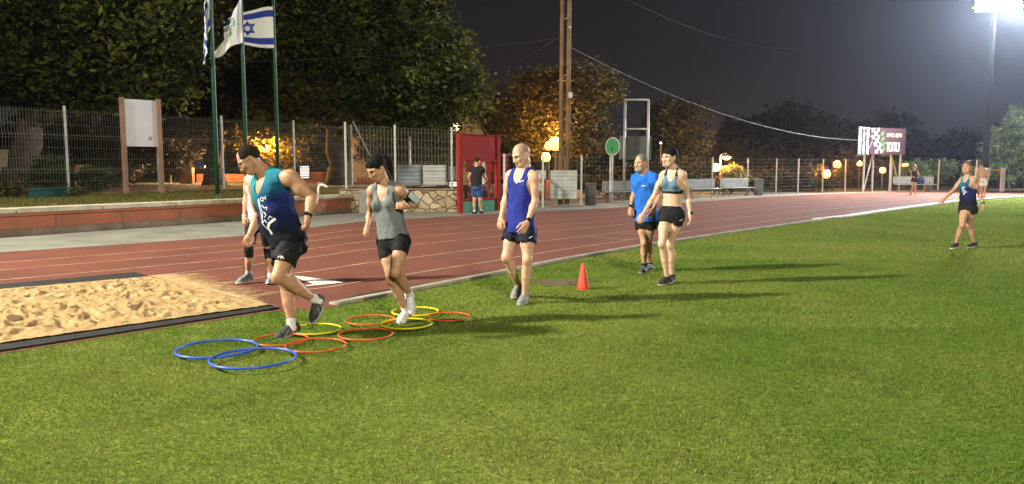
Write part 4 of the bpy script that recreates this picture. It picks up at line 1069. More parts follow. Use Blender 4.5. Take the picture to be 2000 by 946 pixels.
# rubble wall behind the red frame
a, b = g(893, 408) + [0, 1.2, 0], g(995, 405) + [0, 1.4, 0]
mb = MB(); mb.box(((a[0] + b[0]) / 2, (a[1] + b[1]) / 2, .42), (np.linalg.norm(b - a), .4, .84), math.atan2(b[1] - a[1], b[0] - a[0])); tag(mb.build('stone_wall', M_stone, bevel=.03), 'rubble stone wall seen through the red frame', 'wall')

# ================================================================== WHITE FRAME, ROUND SIGN
sY = g(1219, 392)[1]
sf = thing('sign_frame', 'tall empty white tube frame with a grey panel halfway up', 'sign frame', at(1242, 392, sY) * np.array([1, 1, 0]))
zt = at(1242, 195, sY)[2]; zm = at(1242, 252, sY)[2]
xs = []
for px in (1219.5, 1265):
    x = at(px, 300, sY)[0]; xs.append(x); mb = MB(); mb.tube([(x, sY, 0), (x, sY, zt)], .055 if px else .05, 10); mb.build('post', M_galv, sf, smooth=True)
for z in (zt, zm):
    mb = MB(); mb.beam((xs[0], sY, z), (xs[1], sY, z), .07); mb.build('crossbar', M_galv, sf)
a, b = at(1210, 266, sY), at(1272, 312, sY); mb = MB(); mb.box(((a[0] + b[0]) / 2, sY + .085, (a[2] + b[2]) / 2), (b[0] - a[0], .03, a[2] - b[2])); mb.build('panel', mat('dull grey green panel', (.10, .125, .115), .7, .2, 2), sf, bevel=.005)
rY = g(1195, 397)[1]; c = at(1197, 286.5, rY)
rs = thing('round_sign', 'round green sign with a pale rim on a thin post', 'sign', (c[0], rY, 0))
mb = MB(); mb.tube([(c[0], rY + .05, 0), (c[0], rY + .05, c[2])], .032, 8); mb.build('post', M_galv, rs)
yaw = R(-46)
def disc(r, th, off, name, m):
    mb = MB(); ux = Vector((math.cos(yaw), math.sin(yaw), 0)); nrm = Vector((math.sin(yaw), -math.cos(yaw), 0))
    o = Vector((c[0], rY, c[2])) + nrm * off
    mb.prism([(r * math.cos(t), r * math.sin(t)) for t in np.linspace(0, 2 * math.pi, 33)[:-1]], o, ux, (0, 0, 1), th); return mb.build(name, m, rs)
disc(.385, .03, .0, 'rim', mat('pale rim', (.40, .33, .24), .6, .3, 6)); disc(.33, .012, .032, 'face', mat('green sign face', (.03, .24, .10), .6, .25, 4))
mb = MB(); o = Vector((c[0], rY, c[2])) + Vector((math.sin(yaw), -math.cos(yaw), 0)) * .046
mb.prism([(-.06, -.2), (.05, -.2), (.03, -.1), (.07, -.06), (.01, -.02), (-.05, -.06), (-.02, -.11)], o, (math.cos(yaw), math.sin(yaw), 0), (0, 0, 1), .004); mb.build('symbol', mat('dark green mark', (.01, .07, .03), .7), rs)

# ================================================================== BENCHES, BINS
M_steel = mat('brushed steel', (.52, .55, .56), .38, .15, 4, metal=.65)
M_steel2 = mat('bench frame', (.20, .20, .19), .6, .2, 4)
def bench(label, px, py, ang, L):
    b = g(px, py); t = thing('bench', label, 'bench', b, 'steel benches along the outer fence')
    M_ = Matrix.Rotation(ang, 3, 'Z')
    def P(x, y, z): v = M_ @ Vector((x, y, z)); return (b[0] + v.x, b[1] + v.y, v.z)
    mb = MB()
    for k in range(4): mb.box(P(0, -.2 + .125 * k, .45), (L, .11, .03), ang)
    mb.build('seat', M_steel, t, bevel=.006)
    mb = MB(); mb.beam(P(-L / 2, .27, .70), P(L / 2, .27, .70), .03, .42, up=(0, 0, 1)); mb.build('backrest', M_steel, t, bevel=.006)
    for s in (-.40, .40):
        mb = MB(); x = s * L
        mb.tube([P(x, -.26, .012), P(x, -.12, .10), P(x, -.02, .415)], .028, 7); mb.tube([P(x, .30, .012), P(x, .16, .10), P(x, .02, .413)], .028, 7); mb.tube([P(x, .05, .42), P(x, .24, .47), P(x, .30, .9)], .022, 7)
        mb.build('leg', M_steel2, t)
bt = g(1459, 384.5) - g(1300, 392.5); ba_ = math.atan2(bt[1], bt[0])
bench('bright steel bench nearest, left of the bearded man', 1222, 395.5, ba_ - .35, 2.0)
bench('steel bench in the middle, behind the woman in the sports bra', 1372, 387.3, ba_ - .25, 2.0)
bench('steel bench beside the square bin, in front of the yellow bush', 1441, 384.3, ba_ - .25, 1.9)
bench('steel bench at the far bend with a dark backpack on it', 1786, 375.3, -.12, 2.3)
p = g(1798, 375.3); bp_ = thing('backpack', 'dark blue backpack standing on the bench at the far bend', 'backpack', (p[0], p[1] + .05, .466))
mb = MB(); mb.lathe((p[0], p[1] + .05, .47), [(.16, 0), (.2, .05), (.2, .25), (.14, .38), (.05, .43)], 12); mb.build('bag', mat('navy cloth', (.015, .025, .07), .8), bp_, smooth=True)
mb = MB(); mb.tube([(p[0] - .05, p[1] + .05, .88), (p[0], p[1] + .05, .95), (p[0] + .05, p[1] + .05, .88)], .012, 6); mb.build('handle', M_blk, bp_)
p = g(1481, 382.6); bn_ = thing('litter_bin', 'square grey green bin at the right end of the third bench', 'bin', p)
mb = MB(); mb.box((p[0], p[1], .42), (.34, .34, .80), .3); mb.build('body', mat('bin sheet', (.16, .19, .175), .6, .2, 4), bn_, bevel=.02)
mb = MB(); mb.box((p[0], p[1], .855), (.38, .38, .05), .3); mb.build('lid', M_steel2, bn_, bevel=.01)
p = g(1153, 401.5); bn_ = thing('litter_bin', 'dark grey square bin by the fence, right of the large ribbed sheet', 'bin', p)
mb = MB(); mb.box((p[0], p[1], .41), (.36, .36, .82), .25); mb.build('body', mat('charcoal plastic', (.10, .10, .095), .7, .3, 4), bn_, bevel=.03)
mb = MB(); mb.box((p[0], p[1], .855), (.40, .40, .06), .25); mb.build('lid', mat('brown lid', (.14, .08, .05), .6), bn_, bevel=.02)
p = g(1812, 374.0); bn_ = thing('litter_bin', 'grey bin at the right end of the bench at the far bend', 'bin', p)
mb = MB(); mb.lathe(p, [(.22, 0), (.24, .03), (.24, .75), (.2, .8)], 14); mb.build('body', M_steel2, bn_); mb = MB(); mb.lathe(p + [0, 0, .803], [(.25, 0), (.22, .05), (.1, .09)], 14); mb.build('lid', M_steel, bn_)
lowwall('low pale kerb wall lit orange behind the fence by the grey bin', 1118, 1206, 371, 38, .5, M_beige)
# box and white tap on the terrace
a = wp(s_at(99, 3.2), 3.2, .68)
bx = thing('planter', 'dark green rectangular planter box by the fence foot on the left', 'planter', a)
mb = MB(); mb.box((a[0], a[1], .68 + .14), (.80, .34, .26), wang); mb.build('tub', mat('dark green plastic', (.012, .06, .05), .6, .3, 6), bx, bevel=.03)
mb = MB(); mb.box((a[0], a[1], .68 + .255), (.86, .40, .05), wang); mb.build('rim', mat('dark green rim', (.015, .07, .055), .6), bx, bevel=.012)
a = np.array(wp(s_at(624, .25), .25, .622)); 
tp = thing('tap', 'small white curved water tap on the coping beside the leaning man\'s elbow', 'tap', a)
mb = MB(); mb.tube([a, a + [0, 0, .20], a + [.03, 0, .30], a + [.14, 0, .33], a + [.26, 0, .28], a + [.28, 0, .24]], .035, 8); mb.build('spout', mat('white enamel', (.7, .7, .68), .4), tp, smooth=True)
mb = MB(); mb.box(a + [.05, 0, .38], (.16, .04, .03)); mb.build('lever', M_steel, tp)

# ================================================================== BILLBOARD
M_mar = mat('maroon sign face', (.085, .034, .045), .55, .12, 1.2)
M_scr = mat('cream lettering', (.78, .72, .55), .6); M_sw = mat('white print', (.75, .75, .72), .6); M_sg = mat('green print', (.09, .22, .07), .6)
M_wpanel = mat('white panel back', (.84, .86, .86), .6, .12, 2)
bA = at(1697.5, 302, 44.6); bB = at(1766.5, 302, 46.0)
du_ = (bB - bA); du_[2] = 0; bw = np.linalg.norm(du_); du_ /= bw; zb = at(1730, 302, 45.2)[2]; zt = at(1700, 249.5, 44.6)[2]; bh = zt - zb
bb = thing('billboard', 'maroon billboard with pale Hebrew lettering and chequers on steel legs', 'billboard', (*((bA + bB) / 2)[:2], 0))
nf = np.array([du_[1], -du_[0], 0])
def bpt(u, v, off=0.0): return bA * np.array([1, 1, 0]) + du_ * u * bw + np.array([0, 0, zb + v * bh]) + nf * off
c = bpt(.5, .5); mb = MB(); mb.box(c, (bw, .06, bh), math.atan2(du_[1], du_[0])); mb.build('face_panel', M_mar, bb)
def flat(polys, m, name, off=.034):
    mb = MB()
    for p in polys:
        mb.prism([(x * bw, y * bh) for x, y in p], bpt(0, 0, off), tuple(du_), (0, 0, 1), -.006)
    return mb.build(name, m, bb)
def rects(rs, x, y, s, sx=1.0):   # letter strokes -> polygons in panel units
    return [[(x + a * s * sx, y + b * s * (bw / bh)), (x + c_ * s * sx, y + b * s * (bw / bh)), (x + c_ * s * sx, y + d * s * (bw / bh)), (x + a * s * sx, y + d * s * (bw / bh))] for a, b, c_, d in rs]
TET = [(0, 0, 3.9, 1.05), (0, 1.05, 1.05, 5.2), (-.35, 5.2, 1.3, 6), (2.85, 1.05, 3.9, 5.0), (2.7, 5.0, 3.9, 6)]
VAV = [(.5, 0, 1.55, 5.0), (-.25, 5.0, 1.55, 6)]
HE = [(0, 5, 4, 6), (3, 0, 4, 5), (.1, 0, 1.1, 3.8)]; QOF = [(0, 5, 4, 6), (3, 1.6, 4, 5), (2.2, .8, 3.2, 1.6), (.1, -1.6, 1.1, 3.6)]
MEMS = [(0, 5, 4, 6), (3, 1, 4, 5), (0, 1, 1, 5), (0, 0, 4, 1)]; BET = [(0, 5, 3.4, 6), (2.4, 1, 3.4, 5), (0, 0, 4.2, 1)]
SAM = [(0, 5, 4.2, 6), (.1, 1.4, 1.1, 5), (3, 1.4, 4, 5), (.9, 0, 3.2, 1.4)]; YOD = [(.3, 3, 1.3, 5), (-.3, 5, 1.3, 6)]; AYIN = [(0, 1.2, 1, 6), (2.8, 2, 3.8, 6), (1.6, 1, 2.9, 2), (-.4, 0, 2.2, 1.2)]
P_ = []; x = .455; s = .0265
for L_d, w in ((VAV, 2.4), (TET, 5.0), (VAV, 2.6), (TET, 4.6)): P_ += rects(L_d, x + .01, .12, s * 1.08, .95); x += w * s * .98
flat(P_, M_scr, 'lettering')
P_ = []; x = .46; s = .0115
for L_d, w in ((AYIN, 4.9), (VAV, 2.7), (YOD, 2.4), (SAM, 5.2), (BET, 5.0), (None, 3.2), (MEMS, 5.0), (QOF, 5.0), (VAV, 2.7), (HE, 4.2)):
    if L_d: P_ += rects(L_d, x, .665, s, .98)
    else: flat(P_, M_scr, 'lettering'); P_ = []
    x += w * s * .92
flat(P_, M_scr, 'lettering')
P_ = []
for r_ in range(7):
    for k in range(2):
        if (r_ + k) % 2 == 0:
            wob = lambda v: .075 + .045 * math.sin(v * 5.2 + .6) + .10 * max(0, .45 - v)
            v0, v1 = .03 + r_ * .134, .03 + (r_ + 1) * .134
            P_.append([(wob(v0) + k * .075, v0), (wob(v0) + (k + 1) * .075, v0 + .02), (wob(v1) + (k + 1) * .075, v1 + .02), (wob(v1) + k * .075, v1)])
for r_ in range(7):
    wob = lambda v: .075 + .045 * math.sin(v * 5.2 + .6) + .10 * max(0, .45 - v)
    v0, v1 = .03 + r_ * .134, .03 + (r_ + 1) * .134
    if r_ % 2 == 0: P_.append([(wob(v0) + .15, v0 + .02), (wob(v0) + .20, v0 + .03), (wob(v1) + .20, v1 + .03), (wob(v1) + .15, v1 + .02)])
flat(P_, M_sw, 'chequer_print')
P_ = [[(.30 + dx, y), (.34 + dx, y - .02), (.405 + dx, y + .10), (.40 + dx, y + .18), (.35 + dx, y + .16), (.31 + dx, y + .10)] for dx, y in ((-.02, .70), (.0, .50), (.02, .30), (.03, .10))]
flat(P_, M_sg, 'leaf_print')
# white panel seen from behind on the left, with dark struts in front
cA = at(1676, 300, 43.7); cB = at(1698.0, 300, 44.75); d2 = cB - cA; d2[2] = 0; w2 = np.linalg.norm(d2); d2 /= w2
mb = MB(); c = (cA + cB) / 2; mb.box((c[0], c[1], zb + bh / 2), (w2, .05, bh * 1.0), math.atan2(d2[1], d2[0])); mb.build('back_panel', M_wpanel, bb)
n2 = np.array([d2[1], -d2[0], 0])
def p2(u, z, off=-.0): return cA * np.array([1, 1, 0]) + d2 * u * w2 + np.array([0, 0, z]) + n2 * (.07 + off)
mb = MB()
for u in (.22, .52): mb.beam(p2(u, zb), p2(u, zt), .06)
mb.beam(p2(.0, zt - .08, .06), p2(.95, zt - .08, .06), .05); mb.beam(p2(.5, zt - .5, .06), p2(.95, zt - .5, .06), .05); mb.beam(p2(.52, zb, .07), p2(.97, zb + .75, .07), .05); mb.beam(p2(.02, zb + .3, .07), p2(.3, zb + .8, .07), .05)
mb.build('strut', M_steel2, bb)
for px, Y in ((1687, 44.2), (1704.5, 44.95), (1739, 45.7), (1757.5, 46.2)):
    a = at(px, 376, Y); mb = MB(); mb.tube([(a[0], Y + .12, 0), (a[0], Y + .12, zb + .2)], .055, 8); mb.build('leg', M_galv, bb)
mb = MB(); a, b = at(1687, 340, 44.3), at(1704, 303, 45.1); mb.tube([a * [1, 1, 0], (b[0], b[1], zb)], .03, 6); a, b = at(1757, 372, 46.35), at(1741, 310, 45.85); mb.tube([(a[0], a[1], .1), (b[0], b[1], zb)], .03, 6)
mb.tube([(at(1687, 1, 44.2)[0], 44.32, zb - .06), (at(1704, 1, 45)[0], 45.07, zb - .06)], .03, 6); mb.tube([(at(1739, 1, 45.7)[0], 45.82, zb - .06), (at(1757, 1, 46.2)[0], 46.32, zb - .06)], .03, 6); mb.build('brace', M_galv, bb)

# ================================================================== PULL-UP BAR
p0, p1 = at(1907, 371, 47) * [1, 1, 0], at(1957, 371, 47.0) * [1, 1, 0]
pb = thing('pull_up_bar', 'white posts with a yellow crossbar beyond the far bend', 'exercise bar', (p0 + p1) / 2)
M_wp = mat('white painted post', (.60, .58, .54), .7, .2, 4); M_yel = mat('yellow painted bar', (.62, .42, .02), .5)
for p in (p0, p1):
    mb = MB(); mb.box((p[0], p[1], .72), (.2, .2, 1.44)); mb.build('post', M_wp, pb, bevel=.02)
mb = MB(); mb.tube([p0 + [.101, 0, 1.3], p1 + [-.101, 0, 1.3]], .05, 8); mb.build('bar', M_yel, pb)

# ================================================================== CONE AND HOOPS
p = g(1138.5, 565); cn = thing('traffic_cone', 'plain orange red training cone standing on the grass', 'cone', p)
M_cone = mat('orange red plastic', (.62, .055, .025), .45, .12, 5)
mb = MB(); mb.lathe(p, [(.078, .012), (.074, .03), (.022, .315), (.018, .325), (.006, .328)], 20); mb.build('cone_body', M_cone, cn, smooth=True)
mb = MB(); mb.lathe(p, [(.082, 0), (.086, .004), (.084, .013)], 20); mb.build('rim', M_cone, cn)
M_hb = mat('blue hoop plastic', (.035, .095, .46), .35, .15, 6); M_ho = mat('orange red hoop plastic', (.50, .085, .018), .4, .3, 6); M_hy = mat('yellow hoop plastic', (.62, .50, .012), .4, .15, 6)
def hoop(label, px, py, dia, r, m, tilt=0.0, z=0.0, group='training hoops lying on the grass'):
    c = g(px, py, .03); mb = MB(); R_ = dia * .47 - r
    mb.tube([(c[0] + R_ * math.cos(a), c[1] + R_ * math.sin(a), .026 + z + r + tilt * math.sin(a * 1.0 + 1)) for a in np.linspace(0, 2 * math.pi, 65)[:-1]], r, 10, closed=True)
    tag(mb.build('hoop', m, smooth=True), label, 'hoop', group)
hoop('thick blue hoop further from the camera, its rim under the nearer blue hoop', 423.5, 682.5, .70, .0108, M_hb)
hoop('thick blue hoop nearest the camera, overlapping the other blue one', 495, 704, .70, .0108, M_hb, z=.012)
hoop('orange hoop in front of the leaning man\'s standing shoe', 617, 675.5, .545, .0085, M_ho)
hoop('orange hoop under the leaning man\'s standing shoe', 549, 664.5, .50, .008, M_ho)
hoop('orange hoop in the middle, touching the front yellow hoop', 714.5, 654.5, .525, .0085, M_ho, z=.004)
hoop('orange hoop left of the two yellow hoops, behind the middle one', 723, 626, .525, .0085, M_ho)
hoop('yellow hoop round the running woman\'s standing foot', 794, 634.5, .53, .0095, M_hy, z=.006)
hoop('yellow hoop behind the running woman\'s feet', 811, 609.5, .525, .0095, M_hy)
hoop('orange hoop at the right end of the row', 876.5, 619.5, .47, .008, M_ho)
hoop('thin yellow hoop behind the leaning man\'s lifted shoe', 615, 643.5, .51, .0075, M_hy)
# ================================================================== PEOPLE
# Each body is grown as one implicit surface (tapered limbs blended smoothly), meshed with surface nets.
def nrm(v): v = np.asarray(v, float); return v / (np.linalg.norm(v) + 1e-12)
def surface_nets(D, org, h):
    S_ = D < 0
    c = np.zeros(tuple(k - 1 for k in D.shape), np.uint8)
    for i in (0, 1):
        for j in (0, 1):
            for k in (0, 1): c += S_[i:D.shape[0] - 1 + i, j:D.shape[1] - 1 + j, k:D.shape[2] - 1 + k]
    I, J, K = np.nonzero((c > 0) & (c < 8))
    acc = np.zeros((len(I), 3)); cnt = np.zeros(len(I))
    cor = [(i, j, k) for i in (0, 1) for j in (0, 1) for k in (0, 1)]
    for a in cor:
        for ax in range(3):
            if a[ax]: continue
            b = list(a); b[ax] = 1
            da = D[I + a[0], J + a[1], K + a[2]]; db = D[I + b[0], J + b[1], K + b[2]]
            m_ = (da < 0) != (db < 0); t = np.where(m_, da / np.where(m_, da - db, 1), 0)
            p = np.tile(np.array(a, float), (len(I), 1)); p[:, ax] += t
            acc += p * m_[:, None]; cnt += m_
    V = (acc / cnt[:, None] + np.stack([I, J, K], 1)) * h + org
    idx = np.full(c.shape, -1, np.int64); idx[I, J, K] = np.arange(len(I))
    Fs = []
    for ax in range(3):
        u, v = (ax + 1) % 3, (ax + 2) % 3
        sl0 = [slice(None)] * 3; sl1 = [slice(None)] * 3
        sl0[ax] = slice(0, -1); sl1[ax] = slice(1, None)
        a = S_[tuple(sl0)]; b = S_[tuple(sl1)]
        E = np.stack(np.nonzero(a != b), 1)
        ok = (E[:, u] > 0) & (E[:, v] > 0) & (E[:, u] < D.shape[u] - 1) & (E[:, v] < D.shape[v] - 1); E = E[ok]
        fl = a[E[:, 0], E[:, 1], E[:, 2]]
        def at_(du_, dv_):
            q = E.copy(); q[:, u] += du_; q[:, v] += dv_; return idx[q[:, 0], q[:, 1], q[:, 2]]
        q = np.stack([at_(-1, -1), at_(0, -1), at_(0, 0), at_(-1, 0)], 1)
        q[~fl] = q[~fl][:, ::-1]; Fs.append(q)
    return V, np.concatenate(Fs)

class SDF:
    def __init__(s, lo, hi, h):
        s.h = h; s.lo = np.array(lo, float) - 4 * h; n = np.ceil((np.array(hi) + 4 * h - s.lo) / h).astype(int) + 1
        s.n = n; s.D = np.full(tuple(n), .3, np.float32)
    def sub(s, lo, hi):
        a = np.clip(np.floor((np.array(lo) - s.lo) / s.h).astype(int), 0, s.n - 1); b = np.clip(np.ceil((np.array(hi) - s.lo) / s.h).astype(int) + 1, 1, s.n)
        b = np.maximum(b, a + 1)
        sl = tuple(slice(int(i), int(j)) for i, j in zip(a, b))
        ax = [s.lo[k] + s.h * np.arange(a[k], b[k]) for k in range(3)]
        P = np.stack(np.meshgrid(*ax, indexing='ij'), -1).astype(np.float32)
        return sl, P
    def _min(s, sl, d, k):
        o = s.D[sl]
        if k <= 0: s.D[sl] = np.minimum(o, d); return
        q = np.maximum(k - np.abs(o - d), 0) / k; s.D[sl] = np.minimum(o, d) - q * q * k * .25
    def _sub(s, sl, d, k):
        o = s.D[sl]; d = -d
        q = np.maximum(k - np.abs(o - d), 0) / k if k > 0 else 0; s.D[sl] = np.maximum(o, d) + q * q * k * .25
    def rc(s, a, b, ra, rb, k=.03, carve=False):
        a = np.asarray(a, float); b = np.asarray(b, float); r = max(ra, rb) + max(k, .01) + .03
        sl, P = s.sub(np.minimum(a, b) - r, np.maximum(a, b) + r)
        ab = b - a; t = np.clip(((P - a) @ ab) / (ab @ ab + 1e-9), 0, 1)
        d = np.linalg.norm(P - a - t[..., None] * ab, axis=-1) - (ra + (rb - ra) * t)
        (s._sub if carve else s._min)(sl, d, k)
    def el(s, c, rad, M=None, k=.03, carve=False):
        """ellipsoid; columns of M are its local axes"""
        c = np.asarray(c, float); rad = np.asarray(rad, float); M = np.eye(3) if M is None else np.asarray(M)
        r = max(rad) + max(k, .01) + .03; sl, P = s.sub(c - r, c + r)
        L = (P - c) @ M; k0 = np.linalg.norm(L / rad, axis=-1); k1 = np.linalg.norm(L / rad ** 2, axis=-1)
        d = np.where(k1 > 1e-6, k0 * (k0 - 1) / np.maximum(k1, 1e-6), -min(rad))
        (s._sub if carve else s._min)(sl, d, k)
    def ec(s, a, b, ra, rb, ratio, depth_axis, k=.03):
        """tapered capsule with an elliptical section: depth = ratio * width"""
        a = np.asarray(a, float); b = np.asarray(b, float); r = max(ra, rb) + max(k, .01) + .05; sl, P = s.sub(np.minimum(a, b) - r, np.maximum(a, b) + r)
        n_ = nrm(depth_axis); sc = lambda p: p + ((p @ n_) * (1 / ratio - 1))[..., None] * n_
        Q = sc(P - a); ab = sc((b - a)[None])[0]; t = np.clip((Q @ ab) / (ab @ ab + 1e-9), 0, 1)
        d = (np.linalg.norm(Q - t[..., None] * ab, axis=-1) - (ra + (rb - ra) * t)) * (.5 + .5 * ratio)
        s._min(sl, d, k)
    def clip(s, p, n_):
        """keep the side where (x-p).n < 0"""
        ax = [s.lo[k] + s.h * np.arange(s.n[k]) for k in range(3)]; n_ = nrm(n_)
        d = (ax[0] - p[0])[:, None, None] * n_[0] + (ax[1] - p[1])[None, :, None] * n_[1] + (ax[2] - p[2])[None, None, :] * n_[2]
        s.D = np.maximum(s.D, d.astype(np.float32))
    def wrinkle(s, amp, f, seed=0, up=(0, 0, 1)):
        ax = [s.lo[k] + s.h * np.arange(s.n[k]) for k in range(3)]
        X, Y, Z = np.meshgrid(*ax, indexing='ij'); r_ = np.random.default_rng(seed); w = 0
        for q in range(6):
            d = r_.normal(size=3) * f * (.6 + .8 * r_.random()); w = w + np.sin(X * d[0] + Y * d[1] + Z * d[2] + r_.random() * 6 + 1.6 * np.sin((X * d[1] - Z * d[0] + Y * d[2]) * .6))
        s.D = s.D + (w * amp / 3).astype(np.float32)
    def mesh(s): return surface_nets(s.D, s.lo, s.h)

M_skin = mat('skin', (.5, .3, .2), .52, attr='Col', spec=.35, var=.2, vscale=26, bump=.12, bscale=90)
def fabric(name, col, rough=.85, var=.2, sheen=0.0): return mat(name, col, rough, var, 9, .55, 24, sheen=sheen, spec=.12)
M_hairk = mat('black hair', (.009, .008, .008), .75, .4, 60, .5, 120, spec=.12); M_hairg = mat('grey hair', (.16, .15, .14), .7, .5, 60, .5, 120); M_hairb = mat('short dark hair', (.022, .018, .015), .9, .4, 60, .4, 150, spec=.05)
M_hairbr = mat('brown hair', (.12, .075, .045), .6, .4, 60, .5, 120)
M_rubber = mat('watch rubber', (.012, .012, .012), .5); M_screen = mat('watch glass', (.01, .012, .016), .1)
M_wprint = mat('white print on fabric', (.72, .74, .74), .7)

def build_person(sp):
    """sp: dict describing one person; joints are world points"""
    J = sp['J']; sc = sp.get('scale', 1.0); fem = sp.get('fem', False); h = sp['h']; sk = np.array(sp['skin']); G = sp.get('girth', 1.0)
    root = thing('person', sp['label'], 'person', ((J['al'][0] + J['ar'][0]) / 2, (J['al'][1] + J['ar'][1]) / 2, 0.0), sp.get('group'))
    P = (J['hl'] + J['hr']) / 2; N = J['n']; up = nrm(N - P)
    hr_ = nrm((J['hr'] - J['hl'])); shr = nrm(J['sr'] - J['sl'])
    hr_ = nrm(hr_ - up * (hr_ @ up)); shr = nrm(shr - up * (shr @ up))
    pf = np.cross(up, hr_); cf = np.cross(up, shr)          # pelvis and chest forward
    MP = np.stack([hr_, pf, up], 1); MC = np.stack([shr, cf, up], 1); mid = nrm(hr_ + shr); MA = np.stack([mid, np.cross(up, mid), up], 1)
    L = np.linalg.norm(N - P); C = P + up * L * .66; A = P + up * L * .30
    def torso(s, off=0.0, neck=True, soft=.06):
        w = (.152 if not fem else .152) * G; s.el(P + up * .025 * sc, np.array([w * sc, .106 * sc * G, .125 * sc]) + off, MP, soft)
        s.el(A + MA[:, 1] * .005, np.array([(.142 if not fem else .122) * sc * G, (.104 if not fem else .092) * sc * G, L * .27]) + off, MA, soft)
        s.el(C, np.array([(.163 if not fem else .140) * sc * G, (.116 if not fem else .104) * sc * G, L * .34]) + off, MC, soft)
        if sp.get('belly'): s.el(A + MA[:, 1] * .055 * sc, np.array([.125 * sc, .10 * sc, .13 * sc]) + off, MA, soft)
        for e_, sg in (('sr', 1), ('sl', -1)):
            q = J[e_]; i_ = q - shr * sg * .045 * sc
            s.rc(C + up * L * .18, i_, (.072 if not fem else .058) * sc + off, (.060 if not fem else .048) * sc + off, soft)
            s.rc(N + up * .015 * sc, i_ + up * .012, (.044 if not fem else .036) * sc + off, (.042 if not fem else .034) * sc + off, soft)
            s.el(P - pf * .055 * sc + hr_ * sg * .075 * sc - up * .03 * sc, np.array([.085, .085, .095]) * sc * (1.0 if not fem else 1.04) + off, MP, soft)
            if fem: s.el(C + cf * .075 * sc + shr * sg * .068 * sc + up * L * .02, np.array([.062, .062, .06]) * sc + off, MC, .03)
            else: s.el(C + cf * .070 * sc + shr * sg * .07 * sc + up * L * .10, np.array([.075, .038, .055]) * sc + off, MC, .04)
    limbk = .028
    def leg(s, q, off=0.0, frac_=1.0, only_thigh=False):
        H, K, Ak = J['h' + q], J['k' + q], J['a' + q]; fat = (.97 if not fem else .92) * sp.get('legs', 1.0)
        tdir = nrm(K - H); E = H + (K - H) * frac_
        s.rc(H - tdir * .01, H + (K - H) * min(.5, frac_), .088 * sc * fat + off, .074 * sc * fat + off, .04)
        if frac_ > .5: s.rc(H + (K - H) * .5, E, .074 * sc * fat + off, (.074 - (.074 - .053) * (frac_ - .5) / .5) * sc * fat + off, .03)
        if only_thigh: return
        sd_ = nrm(Ak - K); fw = pf - sd_ * (pf @ sd_); bend = nrm(K - (H + Ak) / 2 + pf * .02); bend = nrm(bend - sd_ * (bend @ sd_))
        s.rc(K, K + (Ak - K) * .5, .049 * sc * fat, .043 * sc * fat, limbk); s.rc(K + (Ak - K) * .5, Ak, .043 * sc * fat, .034 * sc, limbk)
        s.el(K + bend * .016 * sc, np.array([.042, .042, .05]) * sc, None, .03)
        b0 = K + (Ak - K) * .10 - bend * .012; b1 = K + (Ak - K) * .34 - bend * .026 * sc; b2 = K + (Ak - K) * .66 - bend * .006
        s.rc(b0, b1, .036 * sc * fat, .045 * sc * fat, .04); s.rc(b1, b2, .045 * sc * fat, .030 * sc * fat, .04)
    def arm(s, q, off=0.0, frac_=1.0, upper=False):
        Sx, E, Wr = J['s' + q], J['e' + q], J['w' + q]; m_ = (1.0 if not fem else .78) * sp.get('arms', 1.0)
        e1 = Sx + (E - Sx) * frac_
        s.el(Sx + nrm(E - Sx) * .02, np.array([.058, .058, .062]) * sc * m_ + off, None, .045)
        s.rc(Sx, e1, .050 * sc * m_ + off, (.050 - .011 * frac_) * sc * m_ + off, .04)
        if upper: return
        s.el(Sx + (E - Sx) * .48, np.array([.047, .047, .06]) * sc * m_, None, .05)
        m1 = E + (Wr - E) * .28
        s.rc(E, m1, .039 * sc * m_, .042 * sc * m_, .025); s.rc(m1, Wr, .042 * sc * m_, .026 * sc * m_, .03)
    # ---- body
    pts = np.array([v for k_, v in J.items() if k_ not in ('hd', 'tl', 'tr')] + [P, N]); lo = pts.min(0) - .2; hi = pts.max(0) + .2; lo[2] = max(lo[2], -.02)
    b = SDF(lo, hi, h); torso(b)
    for q in 'lr': leg(b, q)
    for q in 'lr': arm(b, q)
    Hc = J['hd']; ff = nrm(sp['face']); ru = nrm(sp.get('hup', (0, 0, 1))); hr2 = nrm(np.cross(ff, ru)); hu = np.cross(hr2, ff); hs = sp.get('hscale', 1.0) * sc
    MH = np.stack([hr2, ff, hu], 1)
    hp = lambda x, y, z: Hc + (hr2 * x + ff * y + hu * z) * hs
    nb_ = hp(0, -.025, -.075)
    b.rc(N - up * .02, nb_, (.060 if not fem else .044) * sc, (.056 if not fem else .043) * sc, .035)
    V, Fq = b.mesh(); col = np.tile(sk, (len(V), 1))
    if sp.get('inner') is not None: pass
    # knees, elbows a touch redder
    for q in ('kl', 'kr', 'el', 'er'):
        d = np.linalg.norm(V - J[q], axis=1); w = np.clip(1 - d / .09, 0, 1)[:, None] * .35; col = col * (1 - w) + col * np.array([1.12, .9, .86]) * w
    for fn_ in sp.get('paint', []): col = fn_(V, col, J)
    Vs, Fs, Cs = [V], [Fq], [col]
    # ---- head on a finer grid
    hh = max(.0036, min(h * .6, .009)); s = SDF(Hc - .19 * hs, Hc + .19 * hs, hh)
    s.el(hp(0, -.014, .032), np.array([.075, .096, .088]) * hs, MH, .02); s.el(hp(0, .022, -.035), np.array([.062, .068, .080]) * hs, MH, .04)
    s.el(hp(0, .050, -.088), np.array([.034, .030, .026]) * hs, MH, .035)                                     # chin
    s.rc(nb_, N, (.055 if not fem else .042) * sc, (.054 if not fem else .042) * sc, .03)
